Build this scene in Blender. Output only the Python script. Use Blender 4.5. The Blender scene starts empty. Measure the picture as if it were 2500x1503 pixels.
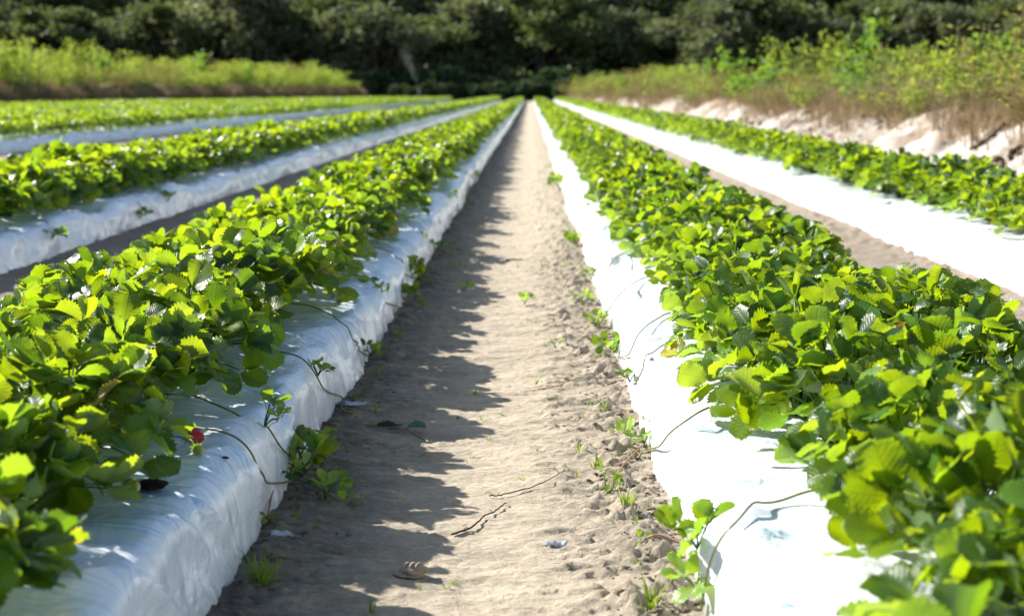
import bpy, math, random
import numpy as np
from mathutils import Vector, Matrix

random.seed(7)
RS = np.random.RandomState(11)
R = math.radians
scene = bpy.context.scene
COL = scene.collection

# ------------------------------------------------------------------ camera, sky, sun, exposure
F_PX, PW, PH = 3400.0, 2500.0, 1503.0            # focal length in photo pixels, photo size
EYE = 0.70                                       # eye height above the path
PITCH = math.atan((PH / 2 - 225.0) / F_PX)
YAW = math.atan((1294.0 - PW / 2) / F_PX)
cam_d = bpy.data.cameras.new("camera")
cam = bpy.data.objects.new("camera", cam_d)
COL.objects.link(cam)
cam.location = (0, 0, EYE)
cam.rotation_euler = (R(90) - PITCH, 0, YAW)
cam_d.sensor_width = 36.0
cam_d.lens = 36.0 * F_PX / PW
cam_d.clip_start = 0.05
cam_d.clip_end = 3000
cam_d.dof.use_dof = True
cam_d.dof.focus_distance = 2.6
cam_d.dof.aperture_fstop = 5.0
scene.camera = cam

SUN_EL, SUN_AZ = 33.5, 62.0                      # height; turned from straight ahead (+Y) towards the left (-X)
sun_dir = Vector((-math.sin(R(SUN_AZ)) * math.cos(R(SUN_EL)), math.cos(R(SUN_AZ)) * math.cos(R(SUN_EL)), math.sin(R(SUN_EL))))
sun_d = bpy.data.lights.new("sun", 'SUN')
sun_d.energy = 5.0
sun_d.angle = R(0.53)
sun_d.color = (1.0, 0.955, 0.88)
sun = bpy.data.objects.new("sun", sun_d)
COL.objects.link(sun)
sun.rotation_euler = sun_dir.to_track_quat('Z', 'Y').to_euler()

world = bpy.data.worlds.new("World")
scene.world = world
world.use_nodes = True
wn = world.node_tree
wn.nodes.clear()
sky = wn.nodes.new('ShaderNodeTexSky')
sky.sky_type = 'NISHITA'
sky.sun_disc = False
sky.sun_elevation = R(SUN_EL)
sky.sun_rotation = R(-SUN_AZ)
bg = wn.nodes.new('ShaderNodeBackground')
bg.inputs['Strength'].default_value = 0.072
wo = wn.nodes.new('ShaderNodeOutputWorld')
wn.links.new(sky.outputs[0], bg.inputs[0])
wn.links.new(bg.outputs[0], wo.inputs[0])

scene.view_settings.view_transform = 'Standard'
scene.view_settings.look = 'None'
scene.view_settings.gamma = 1.0
scene.view_settings.use_curve_mapping = False
scene.view_settings.exposure = 1.28
scene.cycles.use_denoising = True
scene.cycles.max_bounces = 6
scene.cycles.diffuse_bounces = 3
scene.cycles.transmission_bounces = 4
scene.cycles.volume_bounces = 1
scene.cycles.sample_clamp_indirect = 6.0

# ------------------------------------------------------------------ projection helpers
CAMR = np.array(cam.rotation_euler.to_matrix())
def ray(px, py):
    d = CAMR @ np.array([(px - PW / 2) / F_PX, -(py - PH / 2) / F_PX, -1.0])
    return d
def at_z(px, py, z=0.0):
    d = ray(px, py); t = (z - EYE) / d[2]
    return np.array([0, 0, EYE]) + d * t
def at_x(px, py, x):
    d = ray(px, py); t = x / d[0]
    return np.array([0, 0, EYE]) + d * t
def project(p):
    q = CAMR.T @ (np.asarray(p, float) - np.array([0, 0, EYE]))
    return PW / 2 + F_PX * q[0] / -q[2], PH / 2 - F_PX * q[1] / -q[2], -q[2]

# ------------------------------------------------------------------ noise (vectorised)
_P = np.random.RandomState(3).permutation(256)
_G = np.random.RandomState(4).rand(256) * 2 - 1
def vnoise(x, y):
    x = np.asarray(x, float); y = np.asarray(y, float)
    x, y = np.broadcast_arrays(x, y)
    xi = np.floor(x).astype(int); yi = np.floor(y).astype(int)
    xf = x - xi; yf = y - yi
    u = xf * xf * xf * (xf * (xf * 6 - 15) + 10); v = yf * yf * yf * (yf * (yf * 6 - 15) + 10)
    def g(i, j): return _G[_P[(_P[i & 255] + j) & 255]]
    return (g(xi, yi) * (1 - u) + g(xi + 1, yi) * u) * (1 - v) + (g(xi, yi + 1) * (1 - u) + g(xi + 1, yi + 1) * u) * v
def fbm(x, y, o=4, gain=0.5):
    s = 0; a = 1.0
    for k in range(o):
        s = s + a * vnoise(x * 2 ** k + 17.3 * k, y * 2 ** k - 9.1 * k); a *= gain
    return s

# ------------------------------------------------------------------ mesh helpers
class Acc:
    """collects triangles with uv and a per-vertex random value"""
    def __init__(s): s.V, s.T, s.U, s.N, s.n = [], [], [], [], 0
    def add(s, V, T, U=None, rnd=0.5):
        V = np.asarray(V, float); T = np.asarray(T, int)
        s.V.append(V); s.T.append(T + s.n)
        s.U.append(np.zeros((len(V), 2)) if U is None else np.asarray(U, float))
        s.N.append(np.full(len(V), rnd) if np.isscalar(rnd) else np.asarray(rnd, float))
        s.n += len(V)
        return s
    def arrays(s):
        return np.concatenate(s.V), np.concatenate(s.T), np.concatenate(s.U), np.concatenate(s.N)
    def mesh(s, name, mat, smooth=True):
        return tri_mesh(name, *s.arrays(), mat=mat, smooth=smooth)
def tri_mesh(name, V, T, U=None, N=None, mat=None, smooth=True):
    me = bpy.data.meshes.new(name)
    nv, nt = len(V), len(T)
    me.vertices.add(nv); me.vertices.foreach_set('co', np.asarray(V, np.float32).ravel())
    me.loops.add(nt * 3); me.loops.foreach_set('vertex_index', np.asarray(T, np.int32).ravel())
    me.polygons.add(nt); me.polygons.foreach_set('loop_start', np.arange(0, nt * 3, 3, dtype=np.int32))
    if smooth: me.polygons.foreach_set('use_smooth', np.ones(nt, bool))
    if U is not None:
        l = me.uv_layers.new(name='UVMap'); l.data.foreach_set('uv', np.asarray(U, np.float32)[np.asarray(T).ravel()].ravel())
    if N is not None:
        a = me.attributes.new('rnd', 'FLOAT', 'POINT'); a.data.foreach_set('value', np.asarray(N, np.float32))
    me.update(calc_edges=True)
    if mat: me.materials.append(mat)
    return me
def obj(name, me, parent=None, loc=None, kind=None, label=None, cat=None, group=None):
    o = bpy.data.objects.new(name, me); COL.objects.link(o)
    if parent is not None: o.parent = parent
    if loc is not None: o.location = loc
    if kind: o['kind'] = kind
    if label: o['label'] = label
    if cat: o['category'] = cat
    if group: o['group'] = group
    return o
def grid(nx, ny):
    i = np.arange(nx * ny).reshape(ny, nx)
    a, b, c, d = i[:-1, :-1].ravel(), i[:-1, 1:].ravel(), i[1:, 1:].ravel(), i[1:, :-1].ravel()
    return np.concatenate([np.stack([a, b, c], 1), np.stack([a, c, d], 1)])
def tube(P, rad, n=5):
    P = np.asarray(P, float); m = len(P); rad = np.broadcast_to(rad, (m,))
    tan = np.gradient(P, axis=0); tan /= np.linalg.norm(tan, axis=1)[:, None] + 1e-9
    ref = np.array([0.31, 0.87, 0.38])
    s = np.cross(tan, ref); s /= np.linalg.norm(s, axis=1)[:, None] + 1e-9
    t = np.cross(tan, s)
    an = np.linspace(0, 2 * np.pi, n, endpoint=False)
    V = (P[:, None] + rad[:, None, None] * (np.cos(an)[None, :, None] * s[:, None] + np.sin(an)[None, :, None] * t[:, None])).reshape(-1, 3)
    T = []
    for k in range(m - 1):
        for j in range(n):
            a, b = k * n + j, k * n + (j + 1) % n
            T += [(a, b, b + n), (a, b + n, a + n)]
    for j in range(1, n - 1):
        T += [(0, j + 1, j), ((m - 1) * n, (m - 1) * n + j, (m - 1) * n + j + 1)]
    return V, np.array(T)
def smooth_path(P, n=16):
    P = np.asarray(P, float)
    if len(P) < 3:
        return P[0] + np.linspace(0, 1, n)[:, None] * (P[-1] - P[0])
    Q = np.concatenate([[2 * P[0] - P[1]], P, [2 * P[-1] - P[-2]]]); out = []
    for k in range(len(P) - 1):
        p0, p1, p2, p3 = Q[k:k + 4]
        m = max(2, n // (len(P) - 1))
        for t in np.linspace(0, 1, m, endpoint=False):
            out.append(0.5 * (2 * p1 + (p2 - p0) * t + (2 * p0 - 5 * p1 + 4 * p2 - p3) * t * t + (-p0 + 3 * p1 - 3 * p2 + p3) * t ** 3))
    out.append(P[-1])
    return np.array(out)
def unit(v):
    v = np.asarray(v, float); return v / (np.linalg.norm(v) + 1e-9)
def ordinal(n):
    W = ['first', 'second', 'third', 'fourth', 'fifth', 'sixth', 'seventh', 'eighth', 'ninth', 'tenth', 'eleventh', 'twelfth']
    if n < len(W): return W[n]
    n += 1
    return '%d%s' % (n, 'th' if 10 <= n % 100 <= 20 else {1: 'st', 2: 'nd', 3: 'rd'}.get(n % 10, 'th'))

# ------------------------------------------------------------------ materials
class NT:
    def __init__(s, name):
        s.m = bpy.data.materials.new(name); s.m.use_nodes = True; s.t = s.m.node_tree; s.t.nodes.clear()
        s.out = s.n('ShaderNodeOutputMaterial')
    def n(s, typ, **kw):
        o = s.t.nodes.new(typ)
        for k, v in kw.items(): setattr(o, k, v)
        return o
    def l(s, a, b): s.t.links.new(a, b); return b
    def val(s, sock, v):
        if hasattr(v, 'is_output') or isinstance(v, bpy.types.NodeSocket): s.l(v, sock)
        else: sock.default_value = v
    def math(s, op, a, b=0.0, c=0.0, clamp=False):
        o = s.n('ShaderNodeMath', operation=op, use_clamp=clamp)
        s.val(o.inputs[0], a); s.val(o.inputs[1], b); s.val(o.inputs[2], c)
        return o.outputs[0]
    def mix(s, f, a, b):
        o = s.n('ShaderNodeMix', data_type='RGBA')
        s.val(o.inputs[0], f); s.val(o.inputs[6], a if not isinstance(a, tuple) else (*a, 1)); s.val(o.inputs[7], b if not isinstance(b, tuple) else (*b, 1))
        return o.outputs[2]
    def ramp(s, f, stops):
        o = s.n('ShaderNodeValToRGB'); e = o.color_ramp.elements
        while len(e) < len(stops): e.new(0.5)
        for k, (p, c) in enumerate(stops):
            e[k].position = p; e[k].color = (*c, 1) if isinstance(c, tuple) else (c, c, c, 1)
        s.val(o.inputs[0], f)
        return o.outputs[0]
    def noise(s, vec, scale, detail=3.0, rough=0.5, dist=0.0):
        o = s.n('ShaderNodeTexNoise'); s.val(o.inputs['Vector'], vec)
        o.inputs['Scale'].default_value = scale; o.inputs['Detail'].default_value = detail
        o.inputs['Roughness'].default_value = rough; o.inputs['Distortion'].default_value = dist
        return o.outputs[0]
    def mapping(s, vec, scale=(1, 1, 1), rot=(0, 0, 0)):
        o = s.n('ShaderNodeMapping'); s.val(o.inputs['Vector'], vec)
        o.inputs['Scale'].default_value = scale; o.inputs['Rotation'].default_value = rot
        return o.outputs[0]
    def coords(s, which='Object'): return s.n('ShaderNodeTexCoord').outputs[which]
    def bump(s, h, strength, dist, normal=None):
        o = s.n('ShaderNodeBump'); o.inputs['Strength'].default_value = strength; o.inputs['Distance'].default_value = dist
        s.val(o.inputs['Height'], h)
        if normal is not None: s.l(normal, o.inputs['Normal'])
        return o.outputs[0]
    def principled(s, color, rough=0.6, spec=0.5, normal=None):
        o = s.n('ShaderNodeBsdfPrincipled')
        s.val(o.inputs['Base Color'], (*color, 1) if isinstance(color, tuple) else color)
        s.val(o.inputs['Roughness'], rough); s.val(o.inputs['Specular IOR Level'], spec)
        if normal is not None: s.l(normal, o.inputs['Normal'])
        return o
    def done(s, sh): s.l(sh, s.out.inputs[0]); return s.m

def leaf_material(name, dark, light, t_dark, t_light, under, rough=0.35, trans=0.49, per_object=True, veins=True, spec=0.5, edge=None):
    m = NT(name)
    if per_object: rnd = m.n('ShaderNodeObjectInfo').outputs['Random']
    else: rnd = m.n('ShaderNodeAttribute', attribute_name='rnd').outputs['Fac']
    pos = m.coords('Object')
    blot = m.noise(pos, 28.0, 2.0)
    f = m.math('ADD', m.math('MULTIPLY', rnd, 0.75), m.math('MULTIPLY', m.math('SUBTRACT', blot, 0.5), 0.6), clamp=True)
    col = m.mix(f, dark, light); tcol = m.mix(f, t_dark, t_light)
    normal = None
    if veins:
        uv = m.n('ShaderNodeUVMap').outputs[0]
        sx = m.n('ShaderNodeSeparateXYZ'); m.l(uv, sx.inputs[0])
        s_abs = m.math('ABSOLUTE', m.math('SUBTRACT', m.math('MULTIPLY', sx.outputs[0], 2.0), 1.0))
        ph = m.math('SUBTRACT', m.math('MULTIPLY', sx.outputs[1], 8.0), m.math('MULTIPLY', s_abs, 3.0))
        wv = m.math('SINE', m.math('MULTIPLY', ph, 2 * math.pi))
        vein = m.math('POWER', m.math('ADD', m.math('MULTIPLY', wv, 0.5), 0.5), 5.0)
        mid = m.math('SUBTRACT', 1.0, m.math('MULTIPLY', s_abs, 14.0), clamp=True)
        vn = m.math('MAXIMUM', m.math('MULTIPLY', vein, 0.5), mid)
        col = m.mix(m.math('MULTIPLY', vn, 0.16), col, tuple(min(1, c * 1.6) for c in light))
        tcol = m.mix(m.math('MULTIPLY', vn, 0.22), tcol, tuple(c * 0.7 for c in t_dark))
        hgt = m.math('ADD', m.math('MULTIPLY', vn, -1.0), m.math('MULTIPLY', m.noise(pos, 140.0, 2.0), 0.35))
        normal = m.bump(hgt, 0.4, 0.0012)
        if edge is not None:
            ed = m.math('POWER', m.math('MAXIMUM', s_abs, sx.outputs[1]), 3.0)
            ef = m.math('MULTIPLY', ed, m.ramp(m.noise(pos, 45.0, 3.0), [(0.42, 0.0), (0.62, 1.0)]))
            col = m.mix(ef, col, edge); tcol = m.mix(ef, tcol, tuple(c * 1.5 for c in edge))
    bf = m.n('ShaderNodeNewGeometry').outputs['Backfacing']
    col2 = m.mix(bf, col, under)
    rg = m.math('ADD', rough, m.math('MULTIPLY', bf, 0.25))
    p = m.principled(col2, rg, spec, normal)
    tr = m.n('ShaderNodeBsdfTranslucent'); m.l(tcol, tr.inputs[0])
    if normal is not None: m.l(normal, tr.inputs['Normal'])
    mx = m.n('ShaderNodeMixShader'); mx.inputs[0].default_value = trans
    m.l(p.outputs[0], mx.inputs[1]); m.l(tr.outputs[0], mx.inputs[2])
    return m.done(mx.outputs[0])

LEAF_ARGS = dict(dark=(0.013, 0.044, 0.009), light=(0.045, 0.108, 0.017), t_dark=(0.165, 0.31, 0.004), t_light=(0.60, 0.72, 0.006), under=(0.17, 0.25, 0.12))
M_leaf = leaf_material('strawberry_leaf', **LEAF_ARGS)
M_leaf_far = leaf_material('strawberry_leaf_distant', per_object=False, veins=False, **LEAF_ARGS)
M_leaf_old = leaf_material('ageing_leaf', dark=(0.09, 0.13, 0.015), light=(0.20, 0.19, 0.02), t_dark=(0.42, 0.46, 0.01), t_light=(0.70, 0.60, 0.02), under=(0.2, 0.2, 0.1), edge=(0.22, 0.06, 0.015))
M_leaf_young = leaf_material('young_leaf', dark=(0.07, 0.17, 0.02), light=(0.12, 0.24, 0.03), t_dark=(0.30, 0.50, 0.01), t_light=(0.48, 0.64, 0.015), under=(0.2, 0.3, 0.12))

def soil_material(name, base, dark, pale, damp_edges=None):
    m = NT(name)
    pos = m.coords('Object')
    flow = m.mapping(pos, (1.0, 2.6, 1.0), (0, 0, R(-14)))
    n1 = m.noise(flow, 7.0, 6.0, 0.62, 0.4)
    n2 = m.noise(pos, 90.0, 5.0, 0.7)
    n3 = m.noise(pos, 420.0, 3.0, 0.7)
    n4 = m.noise(m.mapping(pos, (1.0, 3.4, 1.0), (0, 0, R(-16))), 22.0, 5.0, 0.6, 0.6)
    c = m.mix(m.ramp(n1, [(0.30, 0.0), (0.68, 1.0)]), dark, base)
    c = m.mix(m.ramp(n2, [(0.42, 0.0), (0.75, 0.75)]), c, pale)
    c = m.mix(m.ramp(n3, [(0.60, 0.0), (0.72, 0.55)]), c, tuple(0.35 * x for x in dark))
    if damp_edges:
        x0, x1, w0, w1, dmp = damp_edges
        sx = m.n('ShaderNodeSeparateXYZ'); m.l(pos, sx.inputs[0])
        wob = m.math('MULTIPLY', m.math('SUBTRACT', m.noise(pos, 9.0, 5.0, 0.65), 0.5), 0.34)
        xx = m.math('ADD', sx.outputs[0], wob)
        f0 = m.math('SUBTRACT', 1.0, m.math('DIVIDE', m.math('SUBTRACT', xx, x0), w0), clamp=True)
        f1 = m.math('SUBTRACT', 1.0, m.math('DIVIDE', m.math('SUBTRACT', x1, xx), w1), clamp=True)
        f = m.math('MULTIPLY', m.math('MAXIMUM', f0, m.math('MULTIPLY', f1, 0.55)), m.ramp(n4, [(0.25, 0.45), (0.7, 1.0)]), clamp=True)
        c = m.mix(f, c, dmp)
    h = m.math('ADD', m.math('MULTIPLY', n4, 1.0), m.math('ADD', m.math('MULTIPLY', n2, 0.6), m.math('MULTIPLY', n3, 0.30)))
    nrm = m.bump(h, 0.75, 0.012)
    return m.done(m.principled(c, 0.95, 0.15, nrm).outputs[0])
XL, XR = -0.427, 0.222                          # foot of the two beds beside the middle path
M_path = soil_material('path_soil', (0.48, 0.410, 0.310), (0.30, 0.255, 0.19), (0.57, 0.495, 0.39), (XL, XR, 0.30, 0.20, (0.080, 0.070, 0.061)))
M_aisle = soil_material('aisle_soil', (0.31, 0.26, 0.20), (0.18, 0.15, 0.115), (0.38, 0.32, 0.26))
M_ground = soil_material('ground_soil', (0.16, 0.13, 0.09), (0.08, 0.07, 0.045), (0.22, 0.18, 0.13))

def bank_material(name, sand, stain, straw):
    m = NT(name); pos = m.coords('Object')
    n1 = m.noise(m.mapping(pos, (0.8, 1.6, 1.0), (0, 0, R(35))), 1.6, 6.0, 0.6, 0.5)
    n2 = m.noise(pos, 30.0, 5.0, 0.7)
    sx = m.n('ShaderNodeSeparateXYZ'); m.l(pos, sx.inputs[0])
    up = m.math('ADD', m.math('MULTIPLY', m.math('SUBTRACT', sx.outputs[2], 0.36), 5.0), m.math('MULTIPLY', m.math('SUBTRACT', n1, 0.5), 3.2), clamp=True)
    c = m.mix(m.ramp(n1, [(0.46, 0.0), (0.60, 0.75)]), sand, stain)
    c = m.mix(up, c, straw)
    c = m.mix(m.ramp(n2, [(0.62, 0.0), (0.75, 0.35)]), c, stain)
    return m.done(m.principled(c, 0.95, 0.1, m.bump(m.math('ADD', n1, m.math('MULTIPLY', n2, 0.25)), 0.7, 0.05)).outputs[0])
M_bank = bank_material('sand_bank', (0.405, 0.365, 0.33), (0.19, 0.15, 0.11), (0.19, 0.13, 0.08))
M_bank_l = bank_material('brown_bank', (0.22, 0.15, 0.10), (0.13, 0.09, 0.055), (0.15, 0.12, 0.05))

def plastic_material():
    m = NT('white_mulch_film')
    uv = m.n('ShaderNodeUVMap').outputs[0]; pos = m.coords('Object')
    str_ = m.mapping(uv, (1.0, 9.0, 1.0))                     # u across the bed, v along it: creases run across
    n1 = m.noise(str_, 5.0, 4.0, 0.6, 0.3)
    n2 = m.noise(m.mapping(uv, (1.0, 30.0, 1.0), (0, 0, R(7))), 4.0, 3.0, 0.6, 0.2)
    n3 = m.noise(pos, 9.0, 4.0, 0.55, 0.6)
    sx = m.n('ShaderNodeSeparateXYZ'); m.l(pos, sx.inputs[0])
    low = m.math('SUBTRACT', 1.0, m.math('DIVIDE', sx.outputs[2], 0.10), clamp=True)
    sp = m.ramp(m.noise(pos, 210.0, 4.0, 0.75), [(0.60, 0.0), (0.70, 1.0)])
    dirt = m.math('MULTIPLY', m.math('ADD', m.math('MULTIPLY', low, 0.75), 0.04), sp, clamp=True)
    smear = m.math('MULTIPLY', m.math('POWER', low, 2.5), m.ramp(n3, [(0.40, 0.15), (0.70, 0.9)]))
    c = m.mix(m.ramp(n3, [(0.35, 0.0), (0.75, 1.0)]), (0.78, 0.81, 0.85), (0.68, 0.73, 0.80))
    sky_streak = m.ramp(n2, [(0.50, 0.0), (0.62, 1.0)])
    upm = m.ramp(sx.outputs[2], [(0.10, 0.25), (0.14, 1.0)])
    c = m.mix(m.math('MULTIPLY', m.math('MULTIPLY', sky_streak, upm), m.ramp(m.noise(pos, 3.2, 3.0, 0.6), [(0.40, 0.05), (0.60, 0.75)])), c, (0.20, 0.48, 0.74))  # blue sky reflections off the creases, painted into the film colour
    c = m.mix(smear, c, (0.42, 0.38, 0.32))
    c = m.mix(dirt, c, (0.10, 0.085, 0.07))
    n5 = m.noise(m.mapping(uv, (3.0, 22.0, 1.0), (0, 0, R(-10))), 3.0, 5.0, 0.65, 0.8)
    h = m.math('ADD', m.math('MULTIPLY', n1, 0.16), m.math('ADD', m.math('MULTIPLY', n2, 0.06), m.math('ADD', m.math('MULTIPLY', n3, 1.8), m.math('MULTIPLY', n5, 0.18))))
    p = m.principled(c, m.math('ADD', 0.09, m.math('MULTIPLY', n3, 0.20)), 0.6, m.bump(h, 0.60, 0.013))
    return m.done(p.outputs[0])
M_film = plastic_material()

def plain(name, col, rough=0.7, spec=0.3, var=0.35, scale=40.0, bump=0.0):
    m = NT(name); n = m.noise(m.coords('Object'), scale, 4.0, 0.6)
    c = m.mix(n, tuple(x * (1 - var) for x in col), tuple(min(1, x * (1 + var)) for x in col))
    return m.done(m.principled(c, rough, spec, m.bump(n, 0.6, bump) if bump else None).outputs[0])
M_stem = plain('green_stem', (0.10, 0.17, 0.035), 0.5, 0.4)
M_runner = plain('runner_stem', (0.15, 0.16, 0.035), 0.5, 0.4)
M_redrunner = plain('reddish_runner', (0.26, 0.13, 0.055), 0.5, 0.4)
M_twig = plain('twig_bark', (0.05, 0.032, 0.022), 0.85, 0.2)
M_bark = plain('bark', (0.085, 0.07, 0.055), 0.9, 0.2, 0.4, 4.0, 0.03)
M_drystalk = plain('dry_stalk', (0.30, 0.20, 0.105), 0.8, 0.2)
M_crumb = plain('withered_pod', (0.30, 0.24, 0.18), 0.8, 0.2, 0.4, 120.0, 0.004)
M_deadbit = plain('dead_scrap', (0.02, 0.018, 0.016), 0.8, 0.2)
M_scrap = plain('film_scrap', (0.42, 0.45, 0.50), 0.35, 0.5, 0.15)
M_hole = plain('hole_soil', (0.015, 0.012, 0.012), 0.9, 0.1)
M_pipe = plain('grey_pipe', (0.22, 0.23, 0.24), 0.5, 0.4, 0.1)
M_wilt = plain('wilted_leaf', (0.055, 0.115, 0.055), 0.6, 0.4, 0.3, 90.0, 0.004)
M_clod = plain('soil_clod', (0.13, 0.105, 0.08), 0.95, 0.1, 0.35, 60.0, 0.008)
def blade_material(name, a, b, ta, tb, tr=0.4):
    return leaf_material(name, a, b, ta, tb, b, rough=0.55, trans=tr, per_object=False, veins=False, spec=0.3)
M_grass = blade_material('grass_blade', (0.07, 0.14, 0.02), (0.13, 0.20, 0.03), (0.28, 0.42, 0.02), (0.42, 0.52, 0.04))
M_dry = blade_material('dry_grass', (0.16, 0.112, 0.062), (0.30, 0.225, 0.13), (0.28, 0.20, 0.10), (0.44, 0.34, 0.20), 0.3)
M_weed = blade_material('weed_leaf', (0.065, 0.125, 0.02), (0.17, 0.22, 0.045), (0.30, 0.43, 0.03), (0.60, 0.65, 0.08), 0.5)
M_weed_b = blade_material('broad_weed_leaf', (0.045, 0.11, 0.022), (0.10, 0.19, 0.035), (0.22, 0.40, 0.03), (0.36, 0.52, 0.06), 0.42)
M_weed_o = blade_material('olive_weed_leaf', (0.085, 0.095, 0.03), (0.15, 0.15, 0.05), (0.28, 0.27, 0.05), (0.42, 0.38, 0.08), 0.4)
M_tree = [blade_material('oak_leaf_grey', (0.055, 0.070, 0.040), (0.155, 0.18, 0.10), (0.10, 0.125, 0.035), (0.26, 0.29, 0.10), 0.36),
          blade_material('oak_leaf_green', (0.046, 0.070, 0.030), (0.135, 0.17, 0.065), (0.105, 0.14, 0.03), (0.26, 0.30, 0.075), 0.36)]
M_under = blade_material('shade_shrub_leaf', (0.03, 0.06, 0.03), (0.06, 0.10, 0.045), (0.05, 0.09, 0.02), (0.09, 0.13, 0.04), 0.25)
M_flower = plain('yellow_petal', (0.75, 0.52, 0.02), 0.6, 0.2, 0.1)

# ------------------------------------------------------------------ ground, paths, banks
FIELD_END = 103.0
BED_H, BED_W = 0.150, 0.842
def left_bank_x(y): return -20.5 + (y - 50.0) * (7.5 / 66.0)      # foot of the weedy bank, which runs askew to the rows
BEDS = [  # name, centre x, end y, plant size
    ('left', -0.848, FIELD_END, 0.98), ('left2', -2.45, FIELD_END, 1.10), ('right', 0.643, FIELD_END, 0.97), ('right2', 2.085, FIELD_END, 1.0)]
for k_ in range(8):                                              # beyond a wide lane the beds go on to the bank
    x_ = -6.33 - 1.6 * k_
    BEDS.append(('left%d' % (k_ + 3), x_, min(FIELD_END + 6, 50 + (x_ - 0.9 + 20.5) * 66 / 7.5), 1.0))
V = np.array([[-900, -300, 0], [900, -300, 0], [900, 1500, 0], [-900, 1500, 0]], float); V[:, 2] = -0.035
obj('ground', tri_mesh('ground', V, np.array([[0, 1, 2], [0, 2, 3]]), mat=M_ground), kind='structure')

def ysteps(y0, fine_to, fine, y1, growth):
    ys = list(np.arange(y0, fine_to, fine)); d = fine
    while ys[-1] < y1: d *= growth; ys.append(ys[-1] + d)
    ys[-1] = y1
    return np.array(ys)
def path_relief(X, Y, x0, x1, amp=1.0):
    t = (X - (x0 + x1) / 2) / ((x1 - x0) / 2)
    z = 0.020 * t * t - 0.006
    xr, yr = X * 0.97 + Y * 0.25, Y * 0.97 - X * 0.25            # crust lines run a little askew across the path
    e = np.clip((np.abs(t) - 0.25) / 0.6, 0, 1); e = np.where(t > 0, e, e * 0.75)
    crack = 1 - np.abs(fbm(xr * 4.0, yr * 21.0, 4, 0.58)) * 1.5
    z += amp * (0.0030 + 0.0115 * e) * (np.clip(crack, 0, 1) ** 2 - 0.4)
    z += amp * 0.004 * fbm(X * 9 + 5, Y * 14 - 3, 3)
    cl = np.clip(fbm(X * 20 + 40, Y * 48, 3, 0.6) - 0.45, 0, 1)
    z += amp * np.where(t > 0, 0.024, 0.014) * e * cl
    z += amp * 0.0012 * fbm(X * 70, Y * 110, 2)
    k = np.clip((1.02 - np.abs(t)) / 0.10, 0.25, 1)
    return (z - 0.014 * t * t) * k + 0.014 * t * t
def make_path(name, x0, x1, nx, y0, yf, fine, y1, mat):
    xs = np.linspace(x0 - 0.05, x1 + 0.05, nx); ys = ysteps(y0, yf, fine, y1, 1.03)
    X, Y = np.meshgrid(xs, ys)
    fade = np.clip(1.2 - Y / 40, 0.25, 1)
    Z = path_relief(X, Y, x0, x1, 1.0) * fade
    return obj(name, tri_mesh(name, np.stack([X, Y, Z], -1).reshape(-1, 3), grid(nx, len(ys)), mat=mat), kind='structure')
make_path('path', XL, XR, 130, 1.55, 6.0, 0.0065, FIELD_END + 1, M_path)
centres = sorted(b[1] for b in BEDS)
for a, b in zip(centres[:-1], centres[1:]):
    if a < 0 < b: continue
    near = 2.5 if a > -3 else 2.4 * abs(b)
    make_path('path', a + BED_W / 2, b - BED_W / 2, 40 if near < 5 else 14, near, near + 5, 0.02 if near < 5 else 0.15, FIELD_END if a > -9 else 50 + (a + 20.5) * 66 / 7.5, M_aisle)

def bank(name, x0, x1, x2, hgt, y0, y1, mat, seed, base=-0.03, shift=None):
    s = 1 if x1 > x0 else -1
    xs = np.concatenate([np.linspace(x0, x1, 40), np.linspace(x1, x2, 12)[1:]]); ys = ysteps(y0, y0 + 14, 0.06, y1, 1.03)
    X, Y = np.meshgrid(xs, ys)
    wob = 0.16 * fbm(Y * 0.55 + seed, Y * 0 + 3.0, 3)
    t = np.clip((np.abs(X - x0) + wob * 0.8) / abs(x1 - x0), 0, 1)
    Z = base + (hgt - base) * (t * t * (3 - 2 * t)) * (1 + 0.25 * fbm(Y * 0.4 + seed, X * 0.3, 2))
    gul = fbm((X * s * 0.5 - Y * 0.85) * 1.5 + seed, (X * s + Y * 0.4) * 0.5, 4, 0.55)
    Z += np.where(t > 0.02, 1, 0) * 0.075 * np.sin(np.pi * np.clip(t, 0, 1)) ** 0.6 * gul
    Z += (0.030 * fbm(X * 5, Y * 5 + seed, 4, 0.6) + 0.02 * np.clip(fbm(X * 9 + 7, Y * 9 + seed, 3) - 0.3, 0, 1)) * (t > 0.02)
    if shift is not None: X = X + shift(Y)
    n = len(xs)
    T = grid(n, len(ys))
    if s < 0: T = T[:, ::-1]
    return obj(name, tri_mesh(name, np.stack([X, Y, Z], -1).reshape(-1, 3), T, mat=mat), kind='structure')
bank('terrain', 2.60, 3.75, 14.0, 0.50, 3.0, 118.0, M_bank, 2.0)
bank('terrain', 0.0, -1.1, -22.0, 1.0, 36.0, 117.0, M_bank_l, 9.0, shift=left_bank_x)

# ------------------------------------------------------------------ raised beds under white film
def bed_profile(n=44):
    w0, w1, h, r = BED_W / 2, BED_W / 2 - 0.020, BED_H, 0.030
    pts = [(-w0 - 0.004, -0.035), (-w0, 0.0), (-w1 - 0.004, h - r)]
    for a in np.linspace(180, 90, 7)[1:]:
        pts.append((-w1 + r + r * math.cos(R(a)), h - r + r * math.sin(R(a))))
    pts.append((0, h + 0.012))
    pts += [(-x, z) for x, z in pts[:-1][::-1]]
    pts = np.array(pts); d = np.concatenate([[0], np.cumsum(np.linalg.norm(np.diff(pts, axis=0), axis=1))])
    s = np.linspace(0, d[-1], n)
    P = np.stack([np.interp(s, d, pts[:, 0]), np.interp(s, d, pts[:, 1])], 1)
    tn = np.gradient(P, axis=0); tn /= np.linalg.norm(tn, axis=1)[:, None]
    return s, P, np.stack([-tn[:, 1], tn[:, 0]], 1)
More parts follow.
